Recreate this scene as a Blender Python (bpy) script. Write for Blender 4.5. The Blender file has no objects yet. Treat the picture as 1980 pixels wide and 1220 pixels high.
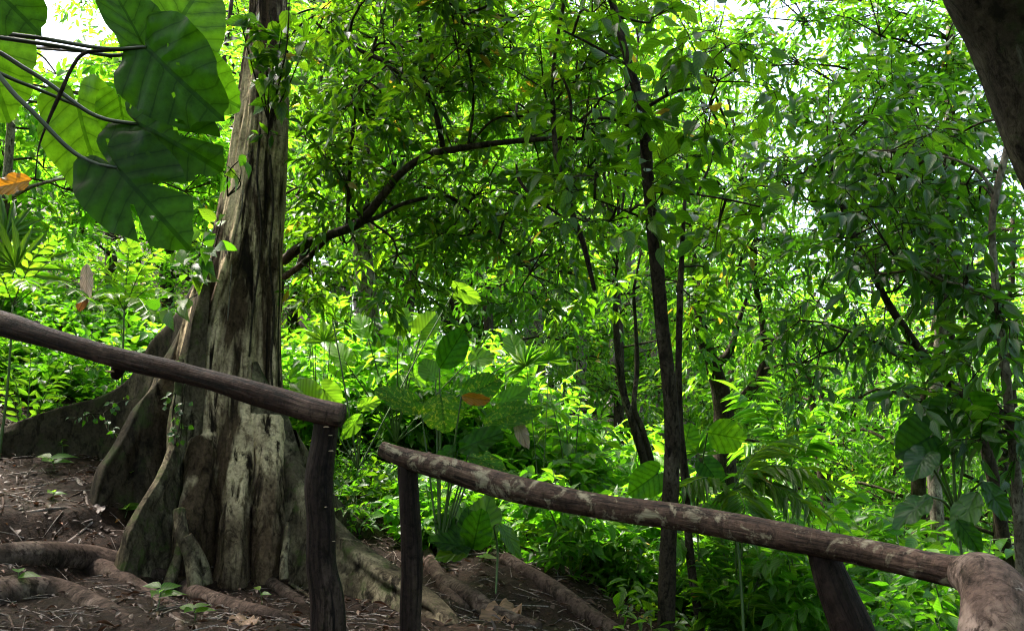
import bpy, math, random
import numpy as np
R_ = math.radians
sc = bpy.context.scene
COL = sc.collection
rng = np.random.default_rng(7)

# ------------------------------------------------------------------ camera
LENS = 30.0; F = LENS / 36.0 * 1980.0; PITCH = R_(8.0); CAMZ = 1.5
cam_d = bpy.data.cameras.new('camera'); cam = bpy.data.objects.new('camera', cam_d); COL.objects.link(cam)
cam_d.lens = LENS; cam_d.sensor_width = 36.0; cam_d.clip_start = 0.05; cam_d.clip_end = 2000
cam.location = (0, 0, CAMZ); cam.rotation_euler = (R_(90) + PITCH, 0, 0)
sc.camera = cam

# ------------------------------------------------------------------ world, sun, exposure
SUN = np.array([-0.40, 0.22, 0.89]); SUN /= np.linalg.norm(SUN)
w = bpy.data.worlds.new('World'); sc.world = w; w.use_nodes = True
nt = w.node_tree
sky = nt.nodes.new('ShaderNodeTexSky'); sky.sky_type = 'NISHITA'; sky.sun_disc = False
sky.sun_elevation = math.asin(SUN[2]); sky.sun_rotation = math.atan2(SUN[0], SUN[1])
sky.air_density = 1.0; sky.dust_density = 6.0; sky.ozone_density = 1.0
bg = nt.nodes['Background']; bg.inputs['Strength'].default_value = 0.135
nt.links.new(sky.outputs[0], bg.inputs['Color'])
sd = bpy.data.lights.new('sun', 'SUN'); so = bpy.data.objects.new('sun', sd); COL.objects.link(so)
sd.energy = 4.0; sd.angle = R_(5.0); sd.color = (1.0, 0.96, 0.87)
from mathutils import Vector
so.rotation_euler = Vector(-SUN).to_track_quat('-Z', 'Y').to_euler()
so.location = tuple(SUN * 60)
sc.view_settings.view_transform = 'Standard'; sc.view_settings.look = 'None'
sc.view_settings.exposure = 2.9; sc.view_settings.gamma = 1.0
sc.render.engine = 'CYCLES'
cy = sc.cycles
cy.max_bounces = 7; cy.diffuse_bounces = 4; cy.glossy_bounces = 2; cy.transmission_bounces = 5
cy.transparent_max_bounces = 4; cy.sample_clamp_indirect = 6.0; cy.caustics_reflective = False; cy.caustics_refractive = False
cy.use_denoising = True; cy.filter_width = 1.1
try:
    cy.denoiser = 'OPENIMAGEDENOISE'; cy.denoising_input_passes = 'RGB_ALBEDO_NORMAL'; cy.denoising_prefilter = 'ACCURATE'
except Exception: pass

# ------------------------------------------------------------------ maths
cP, sP = math.cos(PITCH), math.sin(PITCH)
def P(px, py, d):
    """world point that stands d metres in front of the camera in the direction of photo pixel (px, py)"""
    u = (px - 990.0) / F * d; v = (610.0 - py) / F * d
    return np.array([u, d * cP - v * sP, CAMZ + d * sP + v * cP])
def nrm(a):
    a = np.asarray(a, float); return a / np.maximum(np.linalg.norm(a, axis=-1, keepdims=True), 1e-9)
def hsh(i, seed):
    i = i.astype(np.int64)
    h = (i[..., 0] * 374761393 + i[..., 1] * 668265263 + i[..., 2] * 1274126177 + seed * 974634777) & 0xFFFFFFFF
    h = ((h ^ (h >> 13)) * 1274126177) & 0xFFFFFFFF
    h = h ^ (h >> 16)
    return (h & 0xFFFFFF) / float(0xFFFFFF) * 2 - 1
def vnoise(p, seed=0):
    p = np.asarray(p, float); i = np.floor(p); f = p - i; f = f * f * (3 - 2 * f)
    r = 0
    for dx in (0, 1):
        for dy in (0, 1):
            for dz in (0, 1):
                wgt = (f[..., 0] if dx else 1 - f[..., 0]) * (f[..., 1] if dy else 1 - f[..., 1]) * (f[..., 2] if dz else 1 - f[..., 2])
                r = r + wgt * hsh(i + np.array([dx, dy, dz]), seed)
    return r
def fbm(p, seed=0, o=4):
    a, r, s = 1.0, 0, 0
    for k in range(o):
        r = r + a * vnoise(np.asarray(p) * 2 ** k, seed + k); s += a; a *= .5
    return r / s
def catmull(pts, n):
    pts = np.asarray(pts, float)
    if len(pts) == 2: 
        t = np.linspace(0, 1, n)[:, None]; return pts[0] * (1 - t) + pts[1] * t
    e = np.vstack([2 * pts[0] - pts[1], pts, 2 * pts[-1] - pts[-2]])
    seg = np.linalg.norm(np.diff(pts[:, :3], axis=0), axis=1); cum = np.r_[0, np.cumsum(seg)]
    q = np.linspace(0, cum[-1], n); k = np.clip(np.searchsorted(cum, q, side='right') - 1, 0, len(pts) - 2)
    t = ((q - cum[k]) / np.maximum(seg[k], 1e-9))[:, None]
    a, b, c, d = e[k], e[k + 1], e[k + 2], e[k + 3]
    return .5 * (2 * b + (c - a) * t + (2 * a - 5 * b + 4 * c - d) * t ** 2 + (3 * b - a - 3 * c + d) * t ** 3)

# ------------------------------------------------------------------ mesh collector
class MB:
    def __init__(s): s.V = []; s.Q = []; s.T = []; s.n = 0
    def add(s, v, quads=None, tris=None, mat=0, rnd=0.5, uv=None):
        v = np.asarray(v, np.float32).reshape(-1, 3); m = len(v)
        uv = np.zeros((m, 2), np.float32) if uv is None else np.asarray(uv, np.float32).reshape(-1, 2)
        rr = np.broadcast_to(np.asarray(rnd, np.float32), (m,))
        s.V.append((v, uv, rr))
        for f, L in ((quads, s.Q), (tris, s.T)):
            if f is not None and len(f):
                f = np.asarray(f, np.int32); L.append((f + s.n, np.full(len(f), mat, np.int32)))
        s.n += m
    def build(s, name, mats, parent=None, smooth=True, loc=None):
        V = np.concatenate([a for a, _, _ in s.V]); UV = np.concatenate([b for _, b, _ in s.V]); RN = np.concatenate([c for _, _, c in s.V])
        off = np.array(parent.location if parent is not None and loc is None else (loc if loc is not None else (0, 0, 0)), np.float32)
        if parent is not None and parent.get('_off') is not None: off = np.array(parent['_off'], np.float32)
        V = V - off
        nq = sum(len(f) for f, _ in s.Q); ntr = sum(len(f) for f, _ in s.T)
        me = bpy.data.meshes.new(name); me.vertices.add(len(V)); me.vertices.foreach_set('co', V.ravel())
        li = np.concatenate([f.ravel() for f, _ in s.Q] + [f.ravel() for f, _ in s.T])
        mi = np.concatenate([m for _, m in s.Q] + [m for _, m in s.T])
        me.loops.add(len(li)); me.loops.foreach_set('vertex_index', li)
        me.polygons.add(nq + ntr)
        st = np.r_[np.arange(nq) * 4, nq * 4 + np.arange(ntr) * 3].astype(np.int32)
        me.polygons.foreach_set('loop_start', st)
        me.polygons.foreach_set('material_index', mi)
        me.polygons.foreach_set('use_smooth', np.full(nq + ntr, smooth))
        a = me.attributes.new('rnd', 'FLOAT', 'POINT'); a.data.foreach_set('value', RN)
        a = me.attributes.new('luv', 'FLOAT2', 'POINT'); a.data.foreach_set('vector', UV.ravel())
        me.update(calc_edges=True)
        for m in mats: me.materials.append(m)
        o = bpy.data.objects.new(name, me); COL.objects.link(o)
        if parent is not None: o.parent = parent; o['_off'] = [float(x) for x in off]
        elif loc is not None: o.location = tuple(float(x) for x in loc)
        return o
def tag(o, label, cat, group=None, kind=None):
    if label: o['label'] = label
    if cat: o['category'] = cat
    if group: o['group'] = group
    if kind: o['kind'] = kind
    return o
def thing(name, label, cat, loc, group=None):
    o = bpy.data.objects.new(name, None); COL.objects.link(o); o.empty_display_size = .1
    o.location = tuple(float(x) for x in loc); o['_off'] = [float(x) for x in loc]
    return tag(o, label, cat, group)

def tube(mb, pts, rad, n=8, seg=None, mat=0, rnd=.5, rough=0, freq=6, seed=0, cap=True, stretch=.25):
    """round tapered limb along points; rough = noise displacement in metres"""
    pts = np.asarray(pts, float)
    rad = np.atleast_1d(np.asarray(rad, float)); rad = np.interp(np.linspace(0, 1, len(pts)), np.linspace(0, 1, len(rad)), rad)
    if seg is None: seg = max(len(pts), int(len(pts) * 4))
    c4 = catmull(np.c_[pts, rad], seg); c = c4[:, :3]; r = np.maximum(c4[:, 3], .0008)
    tn = nrm(np.gradient(c, axis=0))
    ref = np.array([0, 0, 1.]) if abs(tn[0][2]) < .9 else np.array([1., 0, 0])
    N = []; v = nrm(np.cross(tn[0], ref))
    for k in range(seg):
        v = nrm(v - tn[k] * np.dot(v, tn[k])); N.append(v)
    N = np.array(N); B = np.cross(tn, N)
    a = np.linspace(0, 2 * np.pi, n, endpoint=False)
    s = np.r_[0, np.cumsum(np.linalg.norm(np.diff(c, axis=0), axis=1))]
    rr = np.repeat(r[:, None], n, 1)
    if rough:
        q = np.stack([np.cos(a)[None] * r[:, None] * freq + 0 * s[:, None], np.sin(a)[None] * r[:, None] * freq + 0 * s[:, None], np.repeat(s[:, None] * freq * stretch, n, 1)], -1)
        rr = rr + rough * (fbm(q, seed, 3) + .5 * vnoise(q * np.array([.6, .6, .5]), seed + 9))
    V = c[:, None] + rr[..., None] * (np.cos(a)[None, :, None] * N[:, None] + np.sin(a)[None, :, None] * B[:, None])
    V = V.reshape(-1, 3)
    uv = np.stack([np.repeat(s[:, None], n, 1), np.repeat(a[None], seg, 0)], -1).reshape(-1, 2)
    i = np.arange(seg - 1)[:, None] * n + np.arange(n)[None]; j = np.arange(seg - 1)[:, None] * n + (np.arange(n)[None] + 1) % n
    q = np.stack([i, j, j + n, i + n], -1).reshape(-1, 4)
    tris = []
    if cap:
        V = np.vstack([V, c[0] - tn[0] * r[0] * .15, c[-1] + tn[-1] * r[-1] * .15]); uv = np.vstack([uv, [0, 0], [s[-1], 0]])
        b = seg * n; k = np.arange(n)
        tris = np.vstack([np.c_[(k + 1) % n, k, np.full(n, b)], np.c_[b - n + k, b - n + (k + 1) % n, np.full(n, b + 1)]])
    mb.add(V, q, tris, mat, rnd, uv)

def sticks(mb, p, e, r0, r1, sag=0.0, mat=0, rnd=.3):
    """many thin three-sided twigs at once, p -> e"""
    p = np.asarray(p, float); e = np.asarray(e, float); n = len(p)
    if n == 0: return
    d = nrm(e - p); s = nrm(np.cross(d, np.array([.13, .31, .94]))); b = np.cross(d, s)
    L = np.linalg.norm(e - p, axis=1, keepdims=True)
    m = (p + e) / 2 + np.array([0, 0, 1.]) * sag * L
    a = np.array([0, 2.094, 4.189]); ring = np.cos(a)[None, :, None] * s[:, None] + np.sin(a)[None, :, None] * b[:, None]
    r0 = np.broadcast_to(r0, (n,))[:, None, None]; r1 = np.broadcast_to(r1, (n,))[:, None, None]
    V = np.concatenate([p[:, None] + ring * r0, m[:, None] + ring * (r0 + r1) / 2, e[:, None] + ring * r1], 1)
    f = np.array([[k, (k + 1) % 3, 3 + (k + 1) % 3, 3 + k] for k in range(3)] + [[3 + k, 3 + (k + 1) % 3, 6 + (k + 1) % 3, 6 + k] for k in range(3)])
    mb.add(V.reshape(-1, 3), (f[None] + 9 * np.arange(n)[:, None, None]).reshape(-1, 4), None, mat, rnd)

# ------------------------------------------------------------------ leaf templates (length 1 along x, half width .5 along y)
def template(ts, ws, fold=.22, droop=.22, curl=0.0):
    v, uv, q, t = [], [], [], []
    v.append((0, 0, 0)); uv.append((0, 0))
    for x, hw in zip(ts, ws):
        z = -droop * x * x
        for sgn in (-1, 0, 1):
            v.append((x, sgn * hw, z + fold * abs(sgn) * hw - curl * x * abs(sgn))); uv.append((x, sgn * hw * 2))
    m = len(ts)
    v.append((1, 0, -droop)); uv.append((1, 0)); last = 3 * m + 1
    t += [(0, 2, 1), (0, 3, 2)]
    for k in range(m - 1):
        a = 1 + 3 * k; q += [(a, a + 1, a + 4, a + 3), (a + 1, a + 2, a + 5, a + 4)]
    a = 1 + 3 * (m - 1); t += [(a, a + 1, last), (a + 1, a + 2, last)]
    return np.array(v, float), np.array(uv), np.array(q, int).reshape(-1, 4), np.array(t)
LANCE = template([.12, .38, .66, .86], [.22, .48, .38, .12])
LANCE2 = template([.15, .45, .75, .9], [.3, .5, .28, .07], fold=.3, droop=.3)
OVATE = template([.1, .3, .55, .8, .92], [.34, .5, .42, .16, .05], fold=.18, droop=.25)
ELLIP = template([.12, .4, .7, .9], [.3, .5, .42, .2], fold=.12, droop=.15)
FAR = template([.45], [.5], fold=.3, droop=.2)
MID = template([.25, .7], [.44, .36], fold=.25, droop=.25)

def add_leaves(mb, T, pos, d, n, L, W, rnd, mat=0):
    v, uv, q, t = T; N = len(pos)
    if N == 0: return
    d = nrm(d); s = nrm(np.cross(n, d)); n = np.cross(d, s)
    L = np.broadcast_to(L, (N,))[:, None, None]; W = np.broadcast_to(W, (N,))[:, None, None]
    V = pos[:, None] + v[None, :, 0:1] * L * d[:, None] + v[None, :, 1:2] * W * s[:, None] + v[None, :, 2:3] * L * n[:, None]
    K = len(v); o = K * np.arange(N)[:, None, None]
    mb.add(V.reshape(-1, 3), (q[None] + o).reshape(-1, 4) if len(q) else None, (t[None] + o).reshape(-1, 3), mat, np.repeat(np.broadcast_to(rnd, (N,)), K), np.tile(uv, (N, 1)))

def twigs(mb, r, p, d, ln, nl, T, L, wr=.38, spread=.95, droop=.35, flat=.7, sag=.12, lm=0, tm=1, tw=.0025, tone=None, jit=.28):
    """leafy twigs: p start, d direction, ln length (arrays); nl alternate leaves on each, one at the end"""
    N = len(p); d = nrm(d); up = np.array([0, 0, 1.])
    e = p + d * ln[:, None] - up * (sag * ln)[:, None]
    sticks(mb, p, e, tw * 1.4, tw * .7, sag=sag * .5, mat=tm)
    side = nrm(np.cross(d, up) + 1e-4); rol = r.normal(0, .5, N)[:, None]; side = nrm(side * np.cos(rol) + np.cross(side, d) * np.sin(rol))
    s = (np.arange(nl) + 1.0) / nl
    lp = p[:, None] + (e - p)[:, None] * s[None, :, None] + up * (sag * .5 * ln[:, None] * 4 * (s * (1 - s))[None])[..., None] * .5
    sg = np.where(np.arange(nl) % 2, 1, -1)[None, :, None].astype(float)
    k = np.where(np.arange(nl) == nl - 1, .15, 1.0)[None, :, None]
    ld = d[:, None] * (.45 + .5 * s)[None, :, None] + side[:, None] * sg * spread * k - up * droop + r.normal(0, jit, (N, nl, 3))
    n = up * flat + r.normal(0, .38, (N, nl, 3)) + side[:, None] * sg * .25
    LL = L * r.uniform(.62, 1.12, (N, nl)) * (.75 + .25 * np.sin(np.pi * np.minimum(s, .8)))[None]
    base = r.uniform(0, 1, (N, 1)) * .55 + r.uniform(0, 1, (N, nl)) * .45 if tone is None else tone[:, None] + r.normal(0, .13, (N, nl))
    add_leaves(mb, T, lp.reshape(-1, 3), ld.reshape(-1, 3), n.reshape(-1, 3), LL.ravel(), (LL * wr * r.uniform(.85, 1.15, (N, nl))).ravel(), np.clip(base, 0, 1).ravel(), lm)

def blob(mb, r, c, R, root=None, n1=7, n2=5, n3=3, nl=6, T=LANCE, L=.13, wr=.38, tl=.3, rb=.012, **kw):
    """one foliage mass: branch fan from root/centre, side branches, leafy twigs"""
    R = np.broadcast_to(np.asarray(R, float), (3,))
    dirs = nrm(r.normal(0, 1, (n1, 3)) + np.array([0, 0, .12])); st = np.repeat((c if root is None else (np.asarray(root) * .25 + c * .75))[None], n1, 0)
    if root is not None: tube(mb, [root, (np.asarray(root) + c) / 2 + np.array([0, 0, .06 * np.linalg.norm(c - root)]) + r.normal(0, .04, 3), st[0]], [rb * 1.2, rb, rb * .8], 5, 8, mat=1, rnd=.3)
    e = c + dirs * R * r.uniform(.6, 1.0, (n1, 1))
    sticks(mb, st, e, rb * .75, rb * .28, sag=.06, mat=1)
    t = r.uniform(.25, 1, (n1, n2, 1)); p2 = st[:, None] + (e - st)[:, None] * t
    d2 = nrm(r.normal(0, .75, (n1, n2, 3)) + nrm(e - st)[:, None] * .8); l2 = R.mean() * r.uniform(.3, .62, (n1, n2, 1)); e2 = p2 + d2 * l2
    sticks(mb, p2.reshape(-1, 3), e2.reshape(-1, 3), rb * .3, rb * .14, sag=.04, mat=1)
    t = r.uniform(.2, 1, (n1, n2, n3, 1)); p3 = (p2[:, :, None] + (e2 - p2)[:, :, None] * t).reshape(-1, 3)
    d3 = nrm(r.normal(0, .7, (n1, n2, n3, 3)) + d2[:, :, None] * .6); d3[..., 2] *= .6; d3 = d3.reshape(-1, 3)
    twigs(mb, r, p3, d3, tl * r.uniform(.6, 1.2, len(p3)), nl, T, L, wr, **kw)

# ------------------------------------------------------------------ materials
def new_mat(name):
    m = bpy.data.materials.new(name); m.use_nodes = True
    t = m.node_tree; b = t.nodes['Principled BSDF']; return m, t, b
def node(t, typ, **kw):
    n = t.nodes.new(typ)
    for k, v in kw.items(): setattr(n, k, v)
    return n
def ramp(t, fac, stops, interp='LINEAR'):
    n = t.nodes.new('ShaderNodeValToRGB'); n.color_ramp.interpolation = interp
    el = n.color_ramp.elements
    while len(el) < len(stops): el.new(.5)
    for e, (p, c) in zip(el, stops): e.position = p; e.color = (*c, 1) if len(c) == 3 else c
    if fac is not None: t.links.new(fac, n.inputs['Fac'])
    return n.outputs['Color']
def attr(t, name):
    n = t.nodes.new('ShaderNodeAttribute'); n.attribute_name = name; return n
def mth(t, op, a, b=None, c=None):
    n = t.nodes.new('ShaderNodeMath'); n.operation = op
    for i, x in enumerate((a, b, c)):
        if x is None: continue
        if isinstance(x, (int, float)): n.inputs[i].default_value = x
        else: t.links.new(x, n.inputs[i])
    return n.outputs[0]
def mixc(t, fac, a, b, bt='MIX'):
    n = t.nodes.new('ShaderNodeMix'); n.data_type = 'RGBA'; n.blend_type = bt
    for s, x in ((0, fac), (6, a), (7, b)):
        if isinstance(x, (int, float)): n.inputs[s].default_value = x
        elif isinstance(x, tuple): n.inputs[s].default_value = (*x, 1) if len(x) == 3 else x
        else: t.links.new(x, n.inputs[s])
    return n.outputs[2]
def noise(t, scale, detail=4, vec=None, rough=.55, out='Fac', dist=0):
    n = t.nodes.new('ShaderNodeTexNoise'); n.inputs['Scale'].default_value = scale; n.inputs['Detail'].default_value = detail
    n.inputs['Roughness'].default_value = rough; n.inputs['Distortion'].default_value = dist
    if vec is not None: t.links.new(vec, n.inputs['Vector'])
    return n.outputs[out]
def objco(t, scale=(1, 1, 1)):
    g = t.nodes.new('ShaderNodeTexCoord'); m = t.nodes.new('ShaderNodeMapping'); m.inputs['Scale'].default_value = scale
    t.links.new(g.outputs['Object'], m.inputs['Vector']); return m.outputs[0]
def bump(t, b, h, strength=.6, dist=.01):
    n = t.nodes.new('ShaderNodeBump'); n.inputs['Strength'].default_value = strength; n.inputs['Distance'].default_value = dist
    t.links.new(h, n.inputs['Height']); t.links.new(n.outputs[0], b.inputs['Normal'])

def leaf_mat(name, cols, tcols, tf=.5, rough=.42, veins=0, vn=6.0, spots=None, slant=.45, spec=.5, veincol=None, mott=False, odd=0):
    m, t, b = new_mat(name)
    rn = attr(t, 'rnd').outputs['Fac']
    n1 = len(cols) - 1
    c = ramp(t, rn, [(i / n1, x) for i, x in enumerate(cols)])
    n2 = len(tcols) - 1
    tc = ramp(t, rn, [(i / n2, x) for i, x in enumerate(tcols)])
    if odd:
        sel = mth(t, 'GREATER_THAN', mth(t, 'FRACT', mth(t, 'MULTIPLY', rn, 53.17)), 1 - odd); c = mixc(t, sel, c, (.26, .17, .02)); tc = mixc(t, sel, tc, (.6, .42, .03))
    if veins or spots:
        uv = attr(t, 'luv'); sp = node(t, 'ShaderNodeSeparateXYZ'); t.links.new(uv.outputs['Vector'], sp.inputs[0])
        u, v = sp.outputs[0], mth(t, 'ABSOLUTE', sp.outputs[1])
    if veins:
        mid = mth(t, 'LESS_THAN', v, .045)
        ph = mth(t, 'MULTIPLY', mth(t, 'SUBTRACT', u, mth(t, 'MULTIPLY', v, slant)), vn)
        tri = mth(t, 'ABSOLUTE', mth(t, 'SUBTRACT', mth(t, 'FRACT', ph), .5))
        lat = mth(t, 'MULTIPLY', mth(t, 'LESS_THAN', tri, .045), .7)
        vm = mth(t, 'MULTIPLY', mth(t, 'MAXIMUM', mid, lat), veins)
        blo = mth(t, 'MULTIPLY_ADD', mth(t, 'COSINE', mth(t, 'MULTIPLY', ph, 6.2832)), .12, 0.88)
        c = mixc(t, 1.0, c, blo, 'MULTIPLY'); tc = mixc(t, 1.0, tc, blo, 'MULTIPLY')
        if veincol: c = mixc(t, vm, c, veincol[0]); tc = mixc(t, vm, tc, veincol[1])
        else: c = mixc(t, vm, c, mixc(t, 1.0, c, (.55, .6, .5), 'MULTIPLY')); tc = mixc(t, vm, tc, mixc(t, 1.0, tc, (.35, .45, .3), 'MULTIPLY'))
        if mott:
            mo = ramp(t, noise(t, 26, 6, objco(t), .7), [(.3, (.55, .6, .5)), (.55, (1, 1, 1)), (.8, (1.25, 1.12, 1.1))]); c = mixc(t, 1.0, c, mo, 'MULTIPLY'); tc = mixc(t, 1.0, tc, mo, 'MULTIPLY')
        bump(t, b, mth(t, 'MULTIPLY', blo, 2.0), .25, .004)
    if spots:
        s = noise(t, spots[0], 6, objco(t), .75); s = ramp(t, s, [(spots[1], (0, 0, 0)), (spots[1] + .06, (1, 1, 1))])
        c = mixc(t, s, c, spots[2]); tc = mixc(t, s, tc, spots[3])
    t.links.new(c, b.inputs['Base Color']); b.inputs['Roughness'].default_value = rough; b.inputs['Specular IOR Level'].default_value = spec
    tr = node(t, 'ShaderNodeBsdfTranslucent'); t.links.new(tc, tr.inputs['Color'])
    mx = node(t, 'ShaderNodeMixShader'); mx.inputs[0].default_value = tf
    t.links.new(b.outputs[0], mx.inputs[1]); t.links.new(tr.outputs[0], mx.inputs[2])
    t.links.new(mx.outputs[0], t.nodes['Material Output'].inputs['Surface'])
    return m
# foliage of the several plants: (front colours dark..light), (transmitted colours)
LF_CANOPY = leaf_mat('canopy_leaf', [(.018, .062, .004), (.040, .115, .006), (.075, .155, .008)], [(.07, .22, .004), (.14, .37, .006), (.27, .47, .01)], .52, .38, .6, 5, spec=.45, odd=.012)
LF_BACK = leaf_mat('background_leaf', [(.03, .09, .01), (.05, .13, .012), (.10, .17, .016)], [(.085, .30, .008), (.16, .44, .012), (.28, .50, .02)], .55, .42, odd=.01)
LF_BRIGHT = leaf_mat('thicket_leaf', [(.035, .12, .01), (.06, .16, .012), (.12, .2, .016)], [(.10, .36, .008), (.18, .52, .012), (.33, .58, .02)], .58, .42, .4, 6)
LF_GLOSS = leaf_mat('glossy_leaf', [(.014, .05, .009), (.025, .085, .012), (.045, .12, .014)], [(.05, .19, .005), (.095, .29, .007), (.18, .38, .012)], .5, .33, .6, 7, spec=.55)
LF_BIG = leaf_mat('large_leaf', [(.016, .055, .006), (.03, .10, .008), (.05, .14, .01)], [(.055, .17, .003), (.11, .36, .006), (.22, .50, .01)], .66, .36, .8, 5.5, slant=.3, spec=.22, mott=True)
LF_SPOT = leaf_mat('spotted_leaf', [(.03, .09, .008), (.05, .13, .01)], [(.12, .38, .008), (.24, .5, .012)], .62, .42, .8, 9, spots=(38, .54, (.25, .3, .02), (.8, .8, .05)), spec=.35)
LF_DEAD = leaf_mat('dead_leaf', [(.10, .045, .02), (.2, .09, .03), (.55, .44, .40)], [(.2, .07, .02), (.35, .14, .03), (.4, .3, .25)], .25, .6, .6, 8)
LF_ORANGE = leaf_mat('orange_leaf', [(.36, .13, .015), (.42, .18, .02)], [(.6, .22, .01), (.7, .3, .02)], .5, .5, .6, 7)
LF_LITTER = leaf_mat('litter_leaf', [(.018, .009, .006), (.04, .02, .013), (.07, .036, .024), (.06, .036, .03), (.16, .12, .11), (.28, .08, .02)], [(.05, .02, .01), (.1, .04, .02), (.1, .05, .02), (.1, .05, .03), (.1, .08, .05), (.3, .08, .01)], .12, .5, spec=.25)

def bark_mat(name, dark, mid, light, zs=.22, sc_=14.0, patch=2.2, pth=(.45, .62), moss=0, mosscol=(.03, .06, .008), rough=.85, bstr=.9, bd=.012, lichen=None, spec=.10, along=0, foot=None):
    m, t, b = new_mat(name)
    co = objco(t, (1, 1, zs)); co1 = objco(t)
    if along:                                            # grain that follows the log
        uv = node(t, 'ShaderNodeSeparateXYZ'); t.links.new(attr(t, 'luv').outputs['Vector'], uv.inputs[0]); cb = node(t, 'ShaderNodeCombineXYZ')
        t.links.new(mth(t, 'MULTIPLY', uv.outputs[0], along), cb.inputs[0]); t.links.new(mth(t, 'MULTIPLY', mth(t, 'COSINE', uv.outputs[1]), .12), cb.inputs[1]); t.links.new(mth(t, 'MULTIPLY', mth(t, 'SINE', uv.outputs[1]), .12), cb.inputs[2]); co = cb.outputs[0]
    f = noise(t, sc_, 6, co, .62, dist=.6)
    g = noise(t, sc_ * 3.2, 4, co, .6)
    pt = noise(t, patch, 5, objco(t, (1, 1, zs * 1.6)), .6, dist=.4)
    c = ramp(t, f, [(.34, dark), (.5, mid), (.68, mid)])
    pm = ramp(t, pt, [(pth[0], (0, 0, 0)), (pth[1], (1, 1, 1))])
    fis = ramp(t, f, [(.40, (0, 0, 0)), (.47, (1, 1, 1))])
    pm = mixc(t, 1.0, pm, fis, 'MULTIPLY')
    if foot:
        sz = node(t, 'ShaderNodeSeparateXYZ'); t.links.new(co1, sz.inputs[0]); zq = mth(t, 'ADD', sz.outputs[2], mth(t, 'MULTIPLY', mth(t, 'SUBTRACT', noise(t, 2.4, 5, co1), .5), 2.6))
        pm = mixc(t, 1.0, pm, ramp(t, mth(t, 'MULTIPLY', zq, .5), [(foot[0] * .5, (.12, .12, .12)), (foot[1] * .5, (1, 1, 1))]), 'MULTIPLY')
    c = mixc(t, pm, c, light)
    f2 = noise(t, sc_ * 1.7, 8, objco(t, (1, 1, .55)), .72, dist=.8); c = mixc(t, 1.0, c, ramp(t, f2, [(.38, (.35, .32, .30)), (.5, (1, 1, 1))]), 'MULTIPLY')
    fl = noise(t, 45, 3, co1); c = mixc(t, 1.0, c, ramp(t, fl, [(.3, (.62, .6, .58)), (.62, (1.12, 1.1, 1.05))]), 'MULTIPLY')
    if lichen:
        l = noise(t, lichen[0], 7, co1, .68, dist=.5); c = mixc(t, ramp(t, l, [(lichen[1], (0, 0, 0)), (lichen[1] + .09, (.9, .9, .9))]), c, lichen[2])
    if moss:
        mm = noise(t, 5, 6, co1, .7); c = mixc(t, ramp(t, mm, [(1 - moss, (0, 0, 0)), (1.12 - moss, (.9, .9, .9))]), c, mosscol)
    t.links.new(c, b.inputs['Base Color']); b.inputs['Roughness'].default_value = rough; b.inputs['Specular IOR Level'].default_value = spec
    bump(t, b, mth(t, 'ADD', mth(t, 'ADD', f, mth(t, 'MULTIPLY', g, .45)), mth(t, 'MULTIPLY', f2, .6)), bstr, bd)
    return m
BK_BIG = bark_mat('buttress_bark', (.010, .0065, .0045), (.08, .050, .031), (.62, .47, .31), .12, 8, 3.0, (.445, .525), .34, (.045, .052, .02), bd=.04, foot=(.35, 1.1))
BK_ROOT = bark_mat('root_bark', (.02, .015, .010), (.075, .058, .038), (.22, .18, .12), .5, 9, 3.0, (.50, .62), .46, (.04, .06, .012))
BK_PLANK = bark_mat('plank_bark', (.014, .011, .008), (.042, .032, .022), (.12, .095, .065), .4, 8, 2.6, (.54, .68), .46, (.03, .04, .012))
BK_SOILROOT = bark_mat('surface_root_bark', (.02, .013, .010), (.07, .046, .038), (.15, .11, .095), .6, 12, 4, (.5, .65), .3, (.05, .055, .02))
BK_DARK = bark_mat('dark_bark', (.012, .009, .007), (.04, .03, .022), (.11, .09, .07), .3, 22, 5, (.52, .68), .3, (.03, .045, .012))
BK_MOSSY = bark_mat('mossy_bark', (.012, .010, .007), (.035, .028, .020), (.10, .085, .062), .5, 14, 2.2, (.56, .7), .45, (.03, .042, .014), lichen=(4, .63, (.13, .13, .10)))
BK_PALE = bark_mat('pale_bark', (.05, .04, .032), (.15, .125, .10), (.30, .27, .23), .3, 22, 6, (.45, .6), .3, (.06, .075, .03))
BK_LOG = bark_mat('rail_bark', (.008, .004, .003), (.045, .020, .014), (.15, .09, .075), 1, 18, 3, (.52, .68), .0, along=.16, rough=.62, bd=.02, spec=.2)
BK_LOGL = bark_mat('lichen_rail_bark', (.012, .007, .005), (.065, .036, .026), (.14, .085, .065), 1, 18, 4, (.5, .66), .0, along=.3, rough=.6, bd=.012, lichen=(12, .54, (.27, .225, .155)), spec=.14)
BK_POST = bark_mat('post_wood', (.006, .004, .004), (.026, .016, .014), (.085, .056, .046), .1, 20, 4, (.54, .68), .0, along=.12, rough=.6, bd=.012)
BK_BENT = bark_mat('bent_log_bark', (.03, .02, .015), (.10, .065, .054), (.26, .19, .165), .8, 16, 3, (.48, .60), .0, along=.6, rough=.75, bd=.012, lichen=(10, .62, (.27, .23, .21)))
BK_TWIG = bark_mat('twig_bark', (.012, .010, .006), (.035, .03, .018), (.06, .05, .03), .5, 20)
BK_TWIGP = bark_mat('pale_twig', (.08, .06, .055), (.2, .16, .15), (.32, .28, .27), .5, 20)
def stem_mat():
    m, t, b = new_mat('green_stem'); c = ramp(t, noise(t, 8, 3), [(.35, (.03, .06, .012)), (.65, (.06, .11, .02))]); t.links.new(c, b.inputs['Base Color']); b.inputs['Roughness'].default_value = .45; return m
ST_GREEN = stem_mat()
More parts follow.
